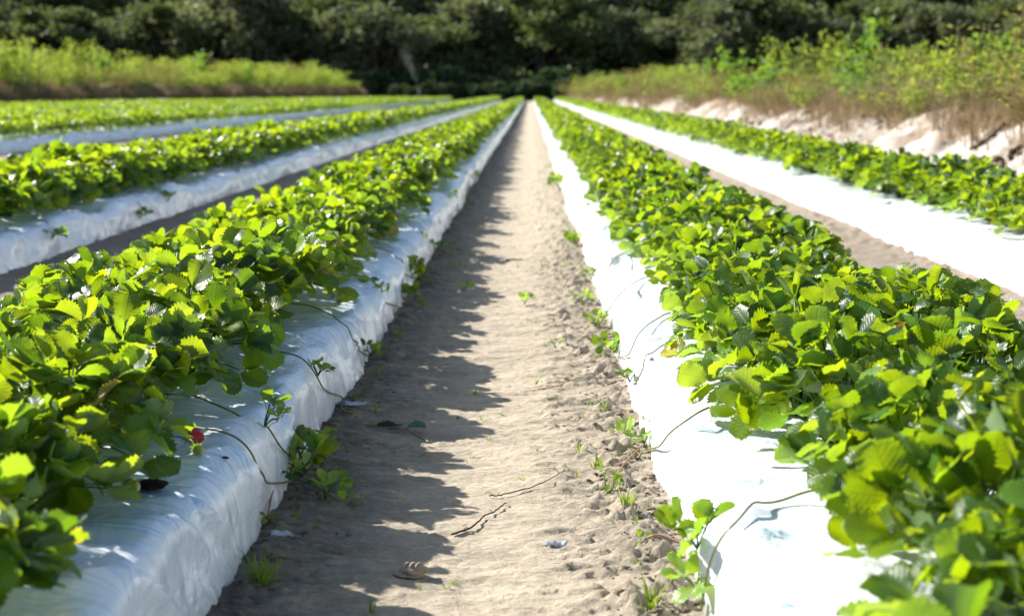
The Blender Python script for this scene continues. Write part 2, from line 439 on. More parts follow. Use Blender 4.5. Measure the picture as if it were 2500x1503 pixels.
NOTCH = {'left2': 18.3, 'left3': 21.0, 'right2': 16.6, 'left': 24.0}
BED_TXT = {'left': 'the bed left of the middle path', 'left2': 'the second bed left of the path', 'right': 'the bed right of the middle path', 'right2': 'the bed beside the sandy bank'}
BED_LABEL = {'left': 'raised bed in shiny white film, its shaded side facing the middle path', 'left2': 'white film raised bed, second to the left of the middle path',
             'right': 'raised bed in glaring sunlit white film right of the middle path', 'right2': 'raised bed in sunlit white film beside the sandy bank'}
for k_ in range(3, 11):
    BED_TXT['left%d' % k_] = 'the %s bed left of the path' % ordinal(k_ - 1)
    BED_LABEL['left%d' % k_] = 'white film raised bed, %s to the left of the middle path' % ordinal(k_ - 1)
def bed_disp(s01, Y, seed):
    """outward bulge of the film; s01 runs 0..1 across the bed"""
    side = np.clip(np.abs(s01 - 0.5) * 2 - 0.55, 0, 0.45) / 0.45
    side = side * np.clip((1 - np.abs(s01 - 0.5) * 2) / 0.12, 0, 1)
    d = 0.020 * fbm(Y * 2.7 + seed, s01 * 5.0 + seed, 3)
    d = d + 0.011 * side * fbm(Y * 6.0 + seed * 2 + 2.0 * s01, s01 * 3.5, 2)
    foot = np.clip((0.465 - np.abs(s01 - 0.5)) / 0.08, 0, 1)
    rg = 1 - np.abs(fbm(Y * 4.3 + seed + 1.5 * fbm(Y * 1.3, s01 * 2, 2), s01 * 2.2, 2)) * 2.2      # sharp pulled ridges where the film hangs over the shoulder
    sh = np.exp(-((np.abs(s01 - 0.5) - 0.36) / 0.07) ** 2)
    d = d + 0.026 * sh * (np.clip(rg, 0, 1) ** 2 - 0.35)
    d = d * foot + foot * 0.0007 * fbm(Y * 26.0 + 3 * fbm(Y * 4, s01 * 6, 2), s01 * 5.0 + seed, 3, 0.6)
    return d
def make_bed(tag, xc, y1, near):
    n = 60 if near < 1.5 else (40 if near < 4 else 20)
    s, P, N = bed_profile(n); s01 = s / s[-1]
    ys = ysteps(near, near + (4.8 if near < 5 else 6.0), 0.011 if near < 1.5 else (0.02 if near < 5 else 0.06), y1, 1.02)
    S, Y = np.meshgrid(s01, ys)
    D = bed_disp(S, Y, xc * 7.7) * np.clip(1.1 - Y / 60, 0.35, 1)
    X = xc + P[:, 0][None] + N[:, 0][None] * D + 0.012 * fbm(Y * 0.8 + xc, Y * 0, 2) + np.where(np.abs(S - 0.5) > 0.44, 1, 0) * 0.006 * fbm(Y * 11, Y * 0 + S * 0.2, 3)
    Z = P[:, 1][None] + N[:, 1][None] * D
    if tag in NOTCH:
        g = np.exp(-((Y - NOTCH[tag] - 0.06 * np.sin(S * 9)) / 0.16) ** 2)
        Z = np.where(Z > 0, Z * (1 - 0.72 * g), Z); X = xc + (X - xc) * (1 - 0.05 * g)
    U = np.stack([S * s[-1], Y], -1).reshape(-1, 2)
    T = grid(n, len(ys))
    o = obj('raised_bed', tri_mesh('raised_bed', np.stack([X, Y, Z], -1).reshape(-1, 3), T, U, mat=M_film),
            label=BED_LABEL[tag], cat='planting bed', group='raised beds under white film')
    return o
for tag, xc, y1, hf in BEDS:
    make_bed(tag, xc, y1, 0.75 if abs(xc) < 1 else (2.6 if abs(xc) < 3 else 2.35 * abs(xc)))

# ------------------------------------------------------------------ strawberry leaves and plants
def leaflet(rs, L, W, nseg=18, fold=0.5, curl=0.25, half=2):
    t = np.linspace(0, 1, nseg + 1)
    w = (t ** 0.72) * ((1 - t) + 1e-4) ** 0.40
    w = w / w.max() * W / 2
    teeth = np.where(np.arange(nseg + 1) % 2 == 1, 1.0, -0.35) * (t > 0.22)
    if nseg < 8: teeth = teeth * 0
    s = np.linspace(-1, 1, 2 * half + 1)
    Tm, S = np.meshgrid(t, s, indexing='ij')
    edge = np.abs(S) == 1
    X = S * (w[:, None] + edge * (teeth * 0.055 * W)[:, None])
    Yc = Tm * L + edge * (teeth * 0.02 * L)[:, None] * (Tm > .5)
    Z = np.abs(X) * math.tan(fold) + curl * L * (Tm - 0.45) ** 2 * rs.choice([-1, 0.6]) - 0.10 * L * Tm
    Z = Z - (np.abs(S) ** 3) * w[:, None] * rs.uniform(0.0, 0.5)
    Z += 0.035 * L * np.sin(Tm * rs.uniform(5, 10) + rs.uniform(0, 6)) * S
    Z += 0.02 * L * edge * rs.uniform(-1, 1, X.shape)
    V = np.stack([X, Yc, Z], -1).reshape(-1, 3)
    # triangles facing up
    nc = len(s); i = np.arange((nseg + 1) * nc).reshape(nseg + 1, nc)
    a, b, c, d = i[:-1, :-1].ravel(), i[:-1, 1:].ravel(), i[1:, 1:].ravel(), i[1:, :-1].ravel()
    T = np.concatenate([np.stack([a, b, c], 1), np.stack([a, c, d], 1)])
    U = np.stack([(S * 0.5 + 0.5).ravel(), Tm.ravel()], -1)
    return V, T, U
def rotz(a):
    c, s = math.cos(a), math.sin(a); return np.array([[c, -s, 0], [s, c, 0], [0, 0, 1]])
def rotx(a):
    c, s = math.cos(a), math.sin(a); return np.array([[1, 0, 0], [0, c, -s], [0, s, c]])
def roty(a):
    c, s = math.cos(a), math.sin(a); return np.array([[c, 0, s], [0, 1, 0], [-s, 0, c]])
def trifoliate(rs, hub, nrm, axis, size, nseg=18, half=2, petiole_from=None, closed=0.0):
    """one leaf: three leaflets at hub, lying across nrm, middle one along axis, and its stalk"""
    acc = Acc()
    nrm = unit(nrm); axis = unit(axis - nrm * np.dot(axis, nrm)); side = np.cross(axis, nrm)
    B = np.stack([side, axis, nrm], 1)
    fold = rs.uniform(0.12, 0.62) + closed
    for k, a in enumerate((0.0, rs.uniform(1.15, 1.5), -rs.uniform(1.15, 1.5))):
        L = size * (1.0 if k == 0 else rs.uniform(0.84, 0.96)); W = L * rs.uniform(0.70, 0.88)
        V, T, U = leaflet(rs, L, W, nseg, fold * rs.uniform(0.7, 1.2), rs.uniform(0.05, 0.5), half)
        V = V + np.array([0, 0.006, 0])
        tilt = rs.uniform(0.0, 0.95) + closed * 0.6
        V = V @ rotx(tilt).T
        V = V @ roty(rs.uniform(-0.3, 0.3)).T
        V = V @ rotz(a).T
        acc.add(V @ B.T + hub, T, U, rs.rand())
    if petiole_from is not None:
        p0 = np.asarray(petiole_from, float); mid = (p0 + hub) / 2 + np.array([0, 0, 0.25 * np.linalg.norm((hub - p0)[:2])])
        P = smooth_path([p0, mid, hub + nrm * 0.002], 6)
        V, T = tube(P, 0.0016, 3)
        acc.add(V, T, np.tile([0.5, 0.05], (len(V), 1)), 0.9)
    return acc
def plant_leaves(rs, n, size, rad, hgt, nseg=18, half=2):
    """leaves of one plant in its own coordinates (crown at the origin)"""
    out = []
    ga = rs.uniform(0, 6.28)
    for k in range(n):
        u = (k + 0.5) / n
        r = rad * math.sqrt(u) * rs.uniform(0.75, 1.1); a = ga + k * 2.39996 + rs.uniform(-0.4, 0.4)
        q = min(1.0, r / rad)
        z = hgt * (1 - 0.66 * q ** 2.4) * rs.uniform(0.62, 1.10)
        out_d = np.array([math.cos(a), math.sin(a), 0])
        hub = out_d * r * 0.86 + np.array([0, 0, max(0.03, z)])
        nrm = np.array([0, 0, 1.0]) + out_d * (0.70 * q) + rs.normal(0, 0.50, 3) * np.array([1, 1, 0.3])
        ax = out_d * 1.0 + rs.normal(0, 0.45, 3) + np.array([0, 0, 0.15])
        base = out_d * 0.012 + np.array([0, 0, -0.012])
        out.append(trifoliate(rs, hub, nrm, ax, size * rs.uniform(0.78, 1.16), nseg, half, base, closed=rs.uniform(0.05, 0.45) if rs.rand() < 0.5 else 0.0))
    return out
NVAR, NL = 12, 74
leaf_sets, foliage_sets = [], []
for v in range(NVAR):
    rs = np.random.RandomState(100 + v)
    L = plant_leaves(rs, NL, 0.053, 0.190, 0.165)
    leaf_sets.append([a.mesh('leaf', M_leaf_old if k > 40 and (v * NL + k) % 31 == 20 else (M_leaf_young if (v * 5 + k) % 7 == 3 else M_leaf)) for k, a in enumerate(L)])
for v in range(8):                                   # the same plants with fewer points, for those farther off
    rs = np.random.RandomState(100 + v); acc = Acc()
    for a in plant_leaves(rs, 66, 0.056, 0.190, 0.165, 6, 1): acc.add(*a.arrays())
    foliage_sets.append(acc.mesh('foliage', M_leaf_far))
far_sets = {}
for tier, (nl, size, ns) in enumerate(((46, 0.060, 3), (24, 0.078, 2), (13, 0.10, 2))):
    far_sets[tier] = []
    for v in range(8):
        rs = np.random.RandomState(300 + v); acc = Acc()
        for a in plant_leaves(rs, nl, size, 0.190, 0.165, ns, 1):
            V_, T_, U_, N_ = a.arrays(); k = 3 * (ns + 1) * 3       # leaflets only, no stalks
            acc.add(V_[:k], T_[(T_ < k).all(1)], U_[:k], N_[:k])
        far_sets[tier].append(acc.arrays())

plants = []
for tag, xc, y1, hf in BEDS:
    near = 0.62 if abs(xc) < 1 else (3.0 if abs(xc) < 3 else 2.4 * abs(xc))
    for side in (-1, 1):
        y = near + (0.0 if side < 0 else 0.15); k = 0
        while y < y1 - 0.2:
            yy = y + RS.uniform(-0.04, 0.04); xx = xc + side * 0.125 + RS.uniform(-0.03, 0.03) + (0.045 if tag == 'left' else (-0.034 if tag == 'right' else 0))
            y += 0.295
            if tag in NOTCH and abs(yy - NOTCH[tag]) < 0.2 and side < 0: continue
            u, v, d = project((xx, yy, BED_H + 0.12))
            m = F_PX * 0.30 / max(d, 0.3)
            if d < 0.3 or u < -m or u > PW + m or v > PH + m: continue
            plants.append((d, tag, side, xx, yy, RS.uniform(0.86, 1.16) * hf, RS.uniform(0, 6.283), k)); k += 1
plants.sort()
N_THING, N_LEAFY = 300, 72
SIDE_TXT = {('left', 1): 'path-side line', ('left', -1): 'outer line'}
far_V, far_T, far_N, off = [], [], [], 0
for i, (d, tag, side, x, y, sc, rz, k) in enumerate(plants):
    z = BED_H + 0.004
    flat = 1.0
    if (tag, side) in (('left', -1), ('right', 1)): x -= side * 0.012; sc *= 0.97; flat = 0.94     # the far lines of the two near beds grow lower
    if d < 1.5 and -0.80 < x < 0: x += 0.03; sc = min(max(sc, 0.98), 1.06)
    elif d < 3.2 and abs(x) < 1.3: sc *= 1.06 if x > 0 else 1.03
    if i < N_THING:
        right_bed = tag.startswith('right')
        line = 'inner' if (side < 0) == right_bed else 'outer'
        label = 'strawberry plant, %s back in the %s line of %s' % (ordinal(k), line, BED_TXT[tag])
        e = obj('strawberry_plant', None, loc=(x, y, z), label=label, cat='strawberry plant', group='strawberry plants in rows on the beds')
        e.empty_display_size = 0.05
        e.rotation_euler = (0, 0, rz); e.scale = (sc, sc, sc * flat * RS.uniform(0.90, 1.05))
        if i < N_LEAFY:
            for me in leaf_sets[i % NVAR]: obj('leaf', me, e)
        else:
            obj('foliage', foliage_sets[i % len(foliage_sets)], e)
    else:
        V_, T_, U_, N_ = far_sets[0 if d < 24 else (1 if d < 48 else 2)][i % 8]
        W_ = (V_ * np.array([sc, sc, sc * flat])) @ rotz(rz).T + np.array([x, y, z])
        far_V.append(W_); far_T.append(T_ + off); far_N.append(np.clip(N_ + RS.uniform(-0.15, 0.15), 0, 1)); off += len(W_)
obj('strawberry_foliage', tri_mesh('strawberry_foliage', np.concatenate(far_V), np.concatenate(far_T), None, np.concatenate(far_N), M_leaf_far),
    kind='stuff', label='distant strawberry plants merging into green strips on the beds', cat='foliage')

# ------------------------------------------------------------------ runners, daughter plants, seedlings
def film_z(x, xc):
    s, P, N = bed_profile(80)
    return float(np.interp(x - xc, P[:, 0], P[:, 1])) if abs(x - xc) < BED_W / 2 else 0.0
def leaf_cluster(root, rs, pos, n, size, out=(1, 0, 0.3), mat=None, nseg=12):
    pos = np.asarray(pos, float)
    for k in range(n):
        a = k * 2.4 + rs.uniform(-0.5, 0.5)
        d = unit(np.array([math.cos(a), math.sin(a), 0.9]) + np.asarray(out) * 0.7 + rs.normal(0, 0.2, 3))
        hub = pos + d * size * rs.uniform(0.6, 1.5)
        hub[2] = max(hub[2], 0.012)
        acc = trifoliate(rs, hub, np.array([0, 0, 1.0]) + rs.normal(0, 0.45, 3) + np.asarray(out) * 0.3, d + rs.normal(0, 0.3, 3), size * rs.uniform(0.7, 1.1), nseg, 2, pos)
        obj('leaf', acc.mesh('leaf', mat or (M_leaf_young if rs.rand() < (0.2 if out[0] > 0 else 0.6) else M_leaf)), root)  # mostly darker leaves on the left bed: its shade put into the colour
def strand(root, pts, rad=0.0017, mat=None, name='stem', n=22):
    V, T = tube(smooth_path(pts, n), rad, 5)
    return obj(name, Acc().add(V, T).mesh(name, mat or M_runner), root)
def ground_pt(px, py, dz=0.004):
    p = at_z(px, py, 0.0); p[2] = float(path_relief(np.array(p[0]), np.array(p[1]), XL, XR)) + dz
    return p
def bed_pt(px, py, xc, lift=0.006):
    """where the line of sight through a pixel meets the film of a bed"""
    d = ray(px, py); s, P, N = bed_profile(120); o = np.array([0, 0, EYE])
    for t in np.arange(0.6, 12, 0.002):
        p = o + d * t
        if abs(p[0] - xc) < BED_W / 2 and p[2] < np.interp(p[0] - xc, P[:, 0], P[:, 1]) + 0.008:
            return p + np.array([0, 0, lift]) + np.array([lift * 0.6 * np.sign(p[0] - xc), 0, 0])
        if p[2] < 0: break
    return at_z(px, py, 0.006)
XCL, XCR = -0.848, 0.643
_PS, _PP, _PN = bed_profile(120)
def over_film(p, xc, gap=0.0065):
    """push a point out until it lies on the wrinkled film instead of inside it"""
    p = np.array(p, float); yy = np.array([p[1]])
    wob = float((0.012 * fbm(yy * 0.8 + xc, yy * 0, 2))[0])
    k = int(np.argmin((_PP[:, 0] + xc + wob - p[0]) ** 2 + (_PP[:, 1] - p[2]) ** 2))
    D = float(bed_disp(np.array([_PS[k] / _PS[-1]]), yy, xc * 7.7)[0])
    off = (p[0] - xc - wob - _PP[k, 0]) * _PN[k, 0] + (p[2] - _PP[k, 1]) * _PN[k, 1]
    if abs(p[0] - xc) < BED_W / 2 + 0.03 and off < D + gap:
        p[0] += _PN[k, 0] * (D + gap - off); p[2] += _PN[k, 1] * (D + gap - off)
    return p
def runner(label, pts, clusters, xc, seed, group):
    rs = np.random.RandomState(seed)
    W = [bed_pt(px, py, xc) if on == 'b' else ground_pt(px, py) for px, py, on in pts]
    root = obj('strawberry_runner', None, loc=None, label=label, cat='runner', group=group)
    if pts[0][2] == 'b':                                     # goes on under the leaves to its mother plant
        q = np.sign(xc - W[0][0]); W = [W[0] + np.array([q * 0.13, 0.05, 0.012 + BED_H + 0.012 - W[0][2]]), W[0] + np.array([q * 0.05, 0.02, 0.012])] + W
    Q = np.array([over_film(q_, xc) for q_ in smooth_path(W, 44)])
    for _ in range(3): Q[1:-1] = (Q[:-2] + 2 * Q[1:-1] + Q[2:]) / 4
    strand(root, [over_film(q_, xc, 0.0045) for q_ in Q], 0.0018, n=90)
    for (px, py, on, n, size) in clusters:
        p = over_film(bed_pt(px, py, xc) if on == 'b' else ground_pt(px, py), xc)
        leaf_cluster(root, rs, p, n, size, (0.5 if xc < 0 else -0.5, -0.1, 0.35))
    return root
GL, GR = 'runners hanging over the left bed', 'runners hanging over the right bed'
runner('long runner arching down the shaded film beside the red berry', [(428, 1043, 'b'), (520, 1062, 'b'), (596, 1106, 'b'), (618, 1150, 'b'), (615, 1188, 'b'), (660, 1210, 'g'), (700, 1190, 'g')],
       [(660, 1205, 'g', 4, 0.032), (700, 1180, 'g', 6, 0.046)], XCL, 1, GL)
runner('runner with a pale leaf tuft halfway down the left bed near the berry', [(522, 995, 'b'), (575, 1020, 'b'), (626, 1054, 'b'), (650, 1050, 'b'), (690, 1120, 'b'), (712, 1150, 'g')],
       [(640, 1052, 'b', 4, 0.034), (720, 1150, 'g', 5, 0.046)], XCL, 2, GL)
runner('short rooted runner trailing from the big tuft onto dark soil', [(735, 1170, 'g'), (760, 1190, 'g'), (786, 1218, 'g'), (830, 1230, 'g'), (865, 1237, 'g')],
       [(795, 1235, 'g', 4, 0.026), (865, 1237, 'g', 2, 0.012)], XCL, 3, GL)
r_ = obj('strawberry_runner', None, label='reddish bare runner dropping to a tiny plantlet at the film edge', cat='runner', group=GL)
strand(r_, [ground_pt(695, 1192, 0.03), ground_pt(672, 1240, 0.03), ground_pt(650, 1310)], 0.0018, M_redrunner)
leaf_cluster(r_, np.random.RandomState(4), ground_pt(648, 1308), 3, 0.014)
runner('thin runner crossing the film with a bright leaf rosette at mid height', [(667, 863, 'b'), (715, 872, 'b'), (748, 893, 'b'), (774, 934, 'b'), (785, 965, 'b'), (800, 993, 'g'), (830, 1015, 'g'), (864, 1030, 'g')],
       [(772, 925, 'b', 5, 0.020)], XCL, 5, GL)
runner('runner arching tightly over the film to a small dark plantlet', [(782, 763, 'b'), (812, 778, 'b'), (837, 807, 'b'), (856, 850, 'b'), (866, 893, 'g')],
       [(870, 893, 'g', 4, 0.024), (822, 745, 'b', 2, 0.013)], XCL, 6, GL)
runner('twin-leaved runner with a bushy tuft near the middle of the bed', [(878, 670, 'b'), (905, 690, 'b'), (930, 740, 'b'), (948, 772, 'g'), (950, 810, 'g')],
       [(925, 725, 'b', 3, 0.026), (955, 752, 'g', 5, 0.034)], XCL, 7, GL)
runner('runner with dark broad tuft past the middle of the left bed', [(945, 618, 'b'), (965, 635, 'b'), (985, 674, 'b'), (1005, 690, 'g')],
       [(995, 668, 'b', 4, 0.034), (1005, 702, 'g', 5, 0.036)], XCL, 8, GL)
runner('runner with a tuft by the shaded film, beyond the broad one', [(990, 556, 'b'), (1020, 575, 'b'), (1032, 610, 'b'), (1040, 640, 'g')],
       [(1026, 590, 'b', 3, 0.018), (1046, 625, 'g', 4, 0.03)], XCL, 9, GL)
runner('small dark runner tuft high on the far part of the left bed', [(1075, 470, 'b'), (1090, 480, 'b'), (1100, 490, 'b')], [(1098, 486, 'b', 4, 0.028)], XCL, 10, GL)
runner('distant runner tuft at the shoulder of the left bed', [(1140, 425, 'b'), (1150, 432, 'b'), (1158, 440, 'b')], [(1156, 438, 'b', 5, 0.036)], XCL, 11, GL)
# right bed
runner('runner with a dark stem curving down the lower white film, leaf tufts along it',
       [(1906, 1237, 'b'), (1840, 1262, 'b'), (1790, 1297, 'b'), (1755, 1345, 'b'), (1735, 1400, 'b'), (1726, 1450, 'b'), (1718, 1500, 'b')],
       [(1722, 1352, 'b', 5, 0.034), (1708, 1455, 'b', 5, 0.034)], XCR, 12, GR)
runner('runner from the brown-edged leaf over the white film to a plantlet', [(1727, 1006, 'b'), (1680, 1035, 'b'), (1640, 1065, 'b'), (1612, 1100, 'b'), (1585, 1118, 'g')],
       [(1590, 1108, 'g', 5, 0.032)], XCR, 13, GR)
runner('thin runner ending in a small leaf pair by the white film', [(1620, 850, 'b'), (1590, 880, 'b'), (1562, 930, 'b'), (1553, 945, 'b')], [(1550, 940, 'b', 3, 0.022)], XCR, 14, GR)
runner('double runner feeding the yellow-green tuft beside the white film', [(1628, 777, 'b'), (1590, 795, 'b'), (1560, 825, 'b'), (1540, 870, 'b'), (1520, 890, 'g')], [(1514, 880, 'g', 6, 0.032)], XCR, 15, GR)
runner('runner with bright rosette rooted in clods by the white film', [(1560, 690, 'b'), (1520, 720, 'b'), (1490, 760, 'b'), (1462, 810, 'g')], [(1456, 808, 'g', 6, 0.030)], XCR, 16, GR)
runner('runner with two upright leaves beside the sunlit film', [(1530, 620, 'b'), (1500, 640, 'b'), (1470, 690, 'b')], [(1455, 698, 'g', 4, 0.034)], XCR, 17, GR)
runner('leafy runner tuft at the foot of the white film, mid distance', [(1480, 560, 'b'), (1450, 590, 'b'), (1415, 605, 'g')], [(1408, 608, 'g', 7, 0.042)], XCR, 18, GR)
runner('bushy far runner tuft at the foot of the white film', [(1420, 420, 'b'), (1390, 440, 'b'), (1366, 468, 'g')], [(1364, 465, 'g', 7, 0.06)], XCR, 19, GR)
# second left bed
for k, (px, py, n, txt) in enumerate([(126, 585, 6, 'dark leafy runner hanging on the second left bed, lowest of three'), (340, 535, 4, 'small runner tuft on the second left bed, middle of three'), (407, 492, 5, 'runner tuft on the second left bed, highest of three')]):
    p = at_x(px, py, -2.02); rs = np.random.RandomState(60 + k)
    root = obj('strawberry_runner', None, label=txt, cat='runner', group='runners on the second left bed')
    strand(root, [(-2.14, p[1] + 0.12, 0.165), (-2.06, p[1] + 0.06, 0.155), (-2.015, p[1] + 0.02, 0.11), tuple(p)], 0.002)
    leaf_cluster(root, rs, p, n, 0.040, (0.4, 0, 0.1), M_leaf)
# plantlets rooted in the path
for k, (px, py, n, size, txt, tail) in enumerate([
        (1281, 745, 3, 0.020, 'bright seedling in the middle of the sunlit path with a tan tail', [(1281, 747), (1340, 735), (1400, 716), (1440, 700)]),
        (1132, 712, 4, 0.022, 'seedling in the leaf shadow on the path', None),
        (1356, 852, 3, 0.014, 'tiny bright seedling right of the middle of the path', None),
        (1420, 748, 3, 0.030, 'flat pale green leaf trio standing clear of the white film', None),
        (1480, 1200, 2, 0.020, 'tiny plantlet at the end of a pinkish runner on clods', [(1484, 1205), (1520, 1160), (1560, 1115)]),
        (1310, 940, 1, 0.008, 'bare orange runner tip curving across the right of the path', [(1308, 930), (1312, 946), (1350, 948), (1420, 925), (1480, 893)]),
        (1548, 1340, 1, 0.014, 'leafless yellow runner reaching from the lower white film', [(1548, 1338), (1600, 1346), (1660, 1350), (1715, 1352)])]):
    rs = np.random.RandomState(80 + k)
    root = obj('strawberry_plantlet', None, label=txt, cat='seedling', group='plantlets rooted in the path')
    leaf_cluster(root, rs, ground_pt(px, py), n, size, (0, 0, 0.4), M_leaf_young)
    if tail: strand(root, [ground_pt(a, b, 0.003) for a, b in tail], 0.0016, M_redrunner)

# ------------------------------------------------------------------ grass tufts and small weeds on the path
def tuft(rs, n, h, spread, width):
    acc = Acc()
    for _ in range(n):
        a = rs.uniform(0, 6.28); d = np.array([math.cos(a), math.sin(a), 0]); L = h * rs.uniform(0.45, 1.1); lean = rs.uniform(0.15, 0.9)
        b = d * spread * rs.uniform(0, 0.35); sd = np.array([-d[1], d[0], 0]) * width
        t = np.linspace(0, 1, 5)[:, None]
        P = b + d * (L * lean * t ** 1.7) + np.array([0, 0, 1]) * (L * t * (1 - 0.38 * lean * t))
        wdt = (1 - t) ** 0.7
        V = np.concatenate([P - sd * wdt, P + sd * wdt]); T = []
        for k in range(4): T += [(k, k + 5, k + 6), (k, k + 6, k + 1)]
        acc.add(V, T, None, rs.rand())
    return acc
TUFTS = [(640, 1440, 46, 0.065, 'thick grass tuft in the shade at the foot of the left bed'), (1455, 1145, 18, 0.036, 'spreading grass tuft on sunlit clods by the upper right film'),
         (1411, 1108, 7, 0.034, 'upright pair of grass blades left of the spreading tuft'), (1527, 1262, 14, 0.044, 'thin grass tuft among dark clods right of the long twig'),
         (1592, 1492, 18, 0.05, 'grass tuft at the bottom edge beside the white film'), (720, 1282, 7, 0.034, 'small grass sprout on dark soil near the shaded film'),
         (1273, 1166, 3, 0.018, 'lone grass sprout in the middle of the sunlit path'), (912, 925, 16, 0.045, 'wispy grass clump at the shaded film, middle of the left edge'),
         (916, 1015, 8, 0.035, 'thin grass sprout below the wispy clump'), (1160, 960, 8, 0.022, 'grass sprout on the shadow edge of the path'),
         (1220, 1003, 4, 0.016, 'tiny grass sprout right of the shadow edge'), (1475, 1010, 8, 0.036, 'grass tuft on the right of the path above the clods'),
         (975, 835, 14, 0.042, 'fine grass clump on shaded soil beyond the wispy clump'), (925, 870, 10, 0.04, 'fine grass wisp right against the shaded film'),
         (1520, 1060, 9, 0.032, 'short grass tuft close to the white film foot'), (1505, 1180, 8, 0.03, 'short blades in the clods below the spreading tuft'),
         (870, 980, 9, 0.026, 'low weed in the shade left of the fallen leaf'), (1090, 1420, 4, 0.02, 'tiny sprout right of the withered pod'),
         (1560, 1390, 6, 0.024, 'short grass blades beside the lower white film'), (905, 1490, 6, 0.028, 'sprout at the bottom edge of the path, in shade'),
         (1390, 930, 5, 0.02, 'tiny sprout on sunlit crust right of centre'), (1030, 760, 14, 0.045, 'low grass in shade beyond the bushy runner tuft')]
for k, (px, py, n, h, txt) in enumerate(TUFTS):
    rs = np.random.RandomState(400 + k)
    obj('grass_tuft', tuft(rs, n, h, h * 0.9, 0.0016 + h * 0.012).mesh('grass_tuft', M_grass), loc=ground_pt(px, py, -0.002), label=txt, cat='grass', group='grass tufts on the middle path')
# low greenery along the shaded foot of the left bed and scattered sprouts: uncountable
acc = Acc(); rs = np.random.RandomState(77)
for _ in range(420):
    y = 1.9 + rs.exponential(7.0); side = rs.rand()
    if y > 60: continue
    if side < 0.62: x = XL + 0.02 + abs(rs.normal(0, 0.055))
    elif side < 0.88: x = XR - 0.02 - abs(rs.normal(0, 0.06))
    else: x = rs.uniform(XL, XR)
    h = rs.uniform(0.008, 0.02) * (1.0 if y < 5 else 1.6)
    V_, T_, U_, N_ = tuft(rs, rs.randint(3, 8), h, h * 1.2, 0.0012 + 0.0004 * (y > 5)).arrays()
    z = float(path_relief(np.array(x), np.array(y), XL, XR)) * max(0.25, min(1, 1.2 - y / 40))
    acc.add(V_ + np.array([x, y, z - 0.001]), T_, U_, N_)
obj('weeds', acc.mesh('weeds', M_grass), kind='stuff', label='scattered tiny green sprouts along both edges of the middle path', cat='weeds')

# ------------------------------------------------------------------ small things lying about
def twig(label, pts, r0, forks):
    root = obj('twig', None, label=label, cat='twig', group='twigs on the path')
    W = [ground_pt(a, b, 0.005) for a, b in pts]; P = smooth_path(W, 26)
    P = P + np.random.RandomState(len(label)).normal(0, 0.0009, P.shape)
    P[:, 2] = np.maximum(P[:, 2], [ground_pt(*project(p)[:2], 0.003)[2] for p in P])
    V, T = tube(P, np.linspace(r0, r0 * 0.55, len(P)), 6); obj('stem', Acc().add(V, T).mesh('stem', M_twig), root)
    for f, dx, dy, L in forks:
        q = P[int(f * (len(P) - 1))]; e = q + np.array([dx, dy, 0.004]) * L
        V, T = tube(smooth_path([q, (q + e) / 2 + np.array([0, 0, 0.004]), e], 8), np.linspace(r0 * 0.6, r0 * 0.2, 9)[:9], 4) if True else None
        obj('side_shoot', Acc().add(V, T).mesh('side_shoot', M_twig), root)
twig('short dark twig lying on the sunlit path', [(1103, 1298), (1150, 1286), (1180, 1262), (1212, 1246), (1235, 1228)], 0.0019, [(0.15, 0.6, 0.5, 0.02), (0.7, -0.5, 0.8, 0.012)])
twig('longer thin twig with a forked end beside the short one', [(1196, 1209), (1222, 1210), (1290, 1194), (1340, 1180), (1378, 1158)], 0.0013, [(0.95, -0.6, 1.0, 0.03), (0.97, 1.0, -0.3, 0.03), (0.12, -1.0, 0.5, 0.015)])
twig('dark bit of twig across the far sunlit path', [(1236, 635), (1252, 634), (1274, 634)], 0.004, [(0.5, 0.2, 0.8, 0.03)])

def lump(rs, n=9, m=14, sx=1, sy=1, sz=1, rough=0.25):
    th = np.linspace(0, np.pi, n); ph = np.linspace(0, 2 * np.pi, m, endpoint=False)
    V = []
    for t in th:
        for p in ph:
            d = np.array([math.sin(t) * math.cos(p), math.sin(t) * math.sin(p), math.cos(t)])
            r = 1 + rough * (0.6 * math.sin(3 * p + 4 * d[2]) * math.sin(t) + rs.uniform(-0.5, 0.5) * math.sin(t))
            V.append(d * r * np.array([sx, sy, sz]))
    T = []
    for a in range(n - 1):
        for b in range(m):
            i, j = a * m + b, a * m + (b + 1) % m
            T += [(i, i + m, j + m), (i, j + m, j)]
    return np.array(V), np.array(T)
root = obj('withered_pod', None, loc=ground_pt(1003, 1398, 0.004), label='crumpled tan withered pod at the shadow edge near the bottom', cat='dry pod')
rs = np.random.RandomState(5)
V, T = lump(rs, 11, 20, 0.019, 0.013, 0.011, 0.35); obj('husk', Acc().add(V + [0.004, 0, 0.006], T).mesh('husk', M_crumb), root)
V, T = lump(rs, 9, 16, 0.025, 0.016, 0.0035, 0.25); obj('rim', Acc().add(V + [-0.002, -0.001, 0.002], T).mesh('rim', M_crumb), root)
for k in range(3):
    V, T = tube(smooth_path([(-0.012 + 0.008 * k, -0.010, 0.008), (-0.006 + 0.009 * k, -0.002, 0.018), (0.002 + 0.008 * k, 0.008, 0.010)], 8), 0.0022, 5)
    obj('ridge', Acc().add(V, T).mesh('ridge', M_crumb), root)
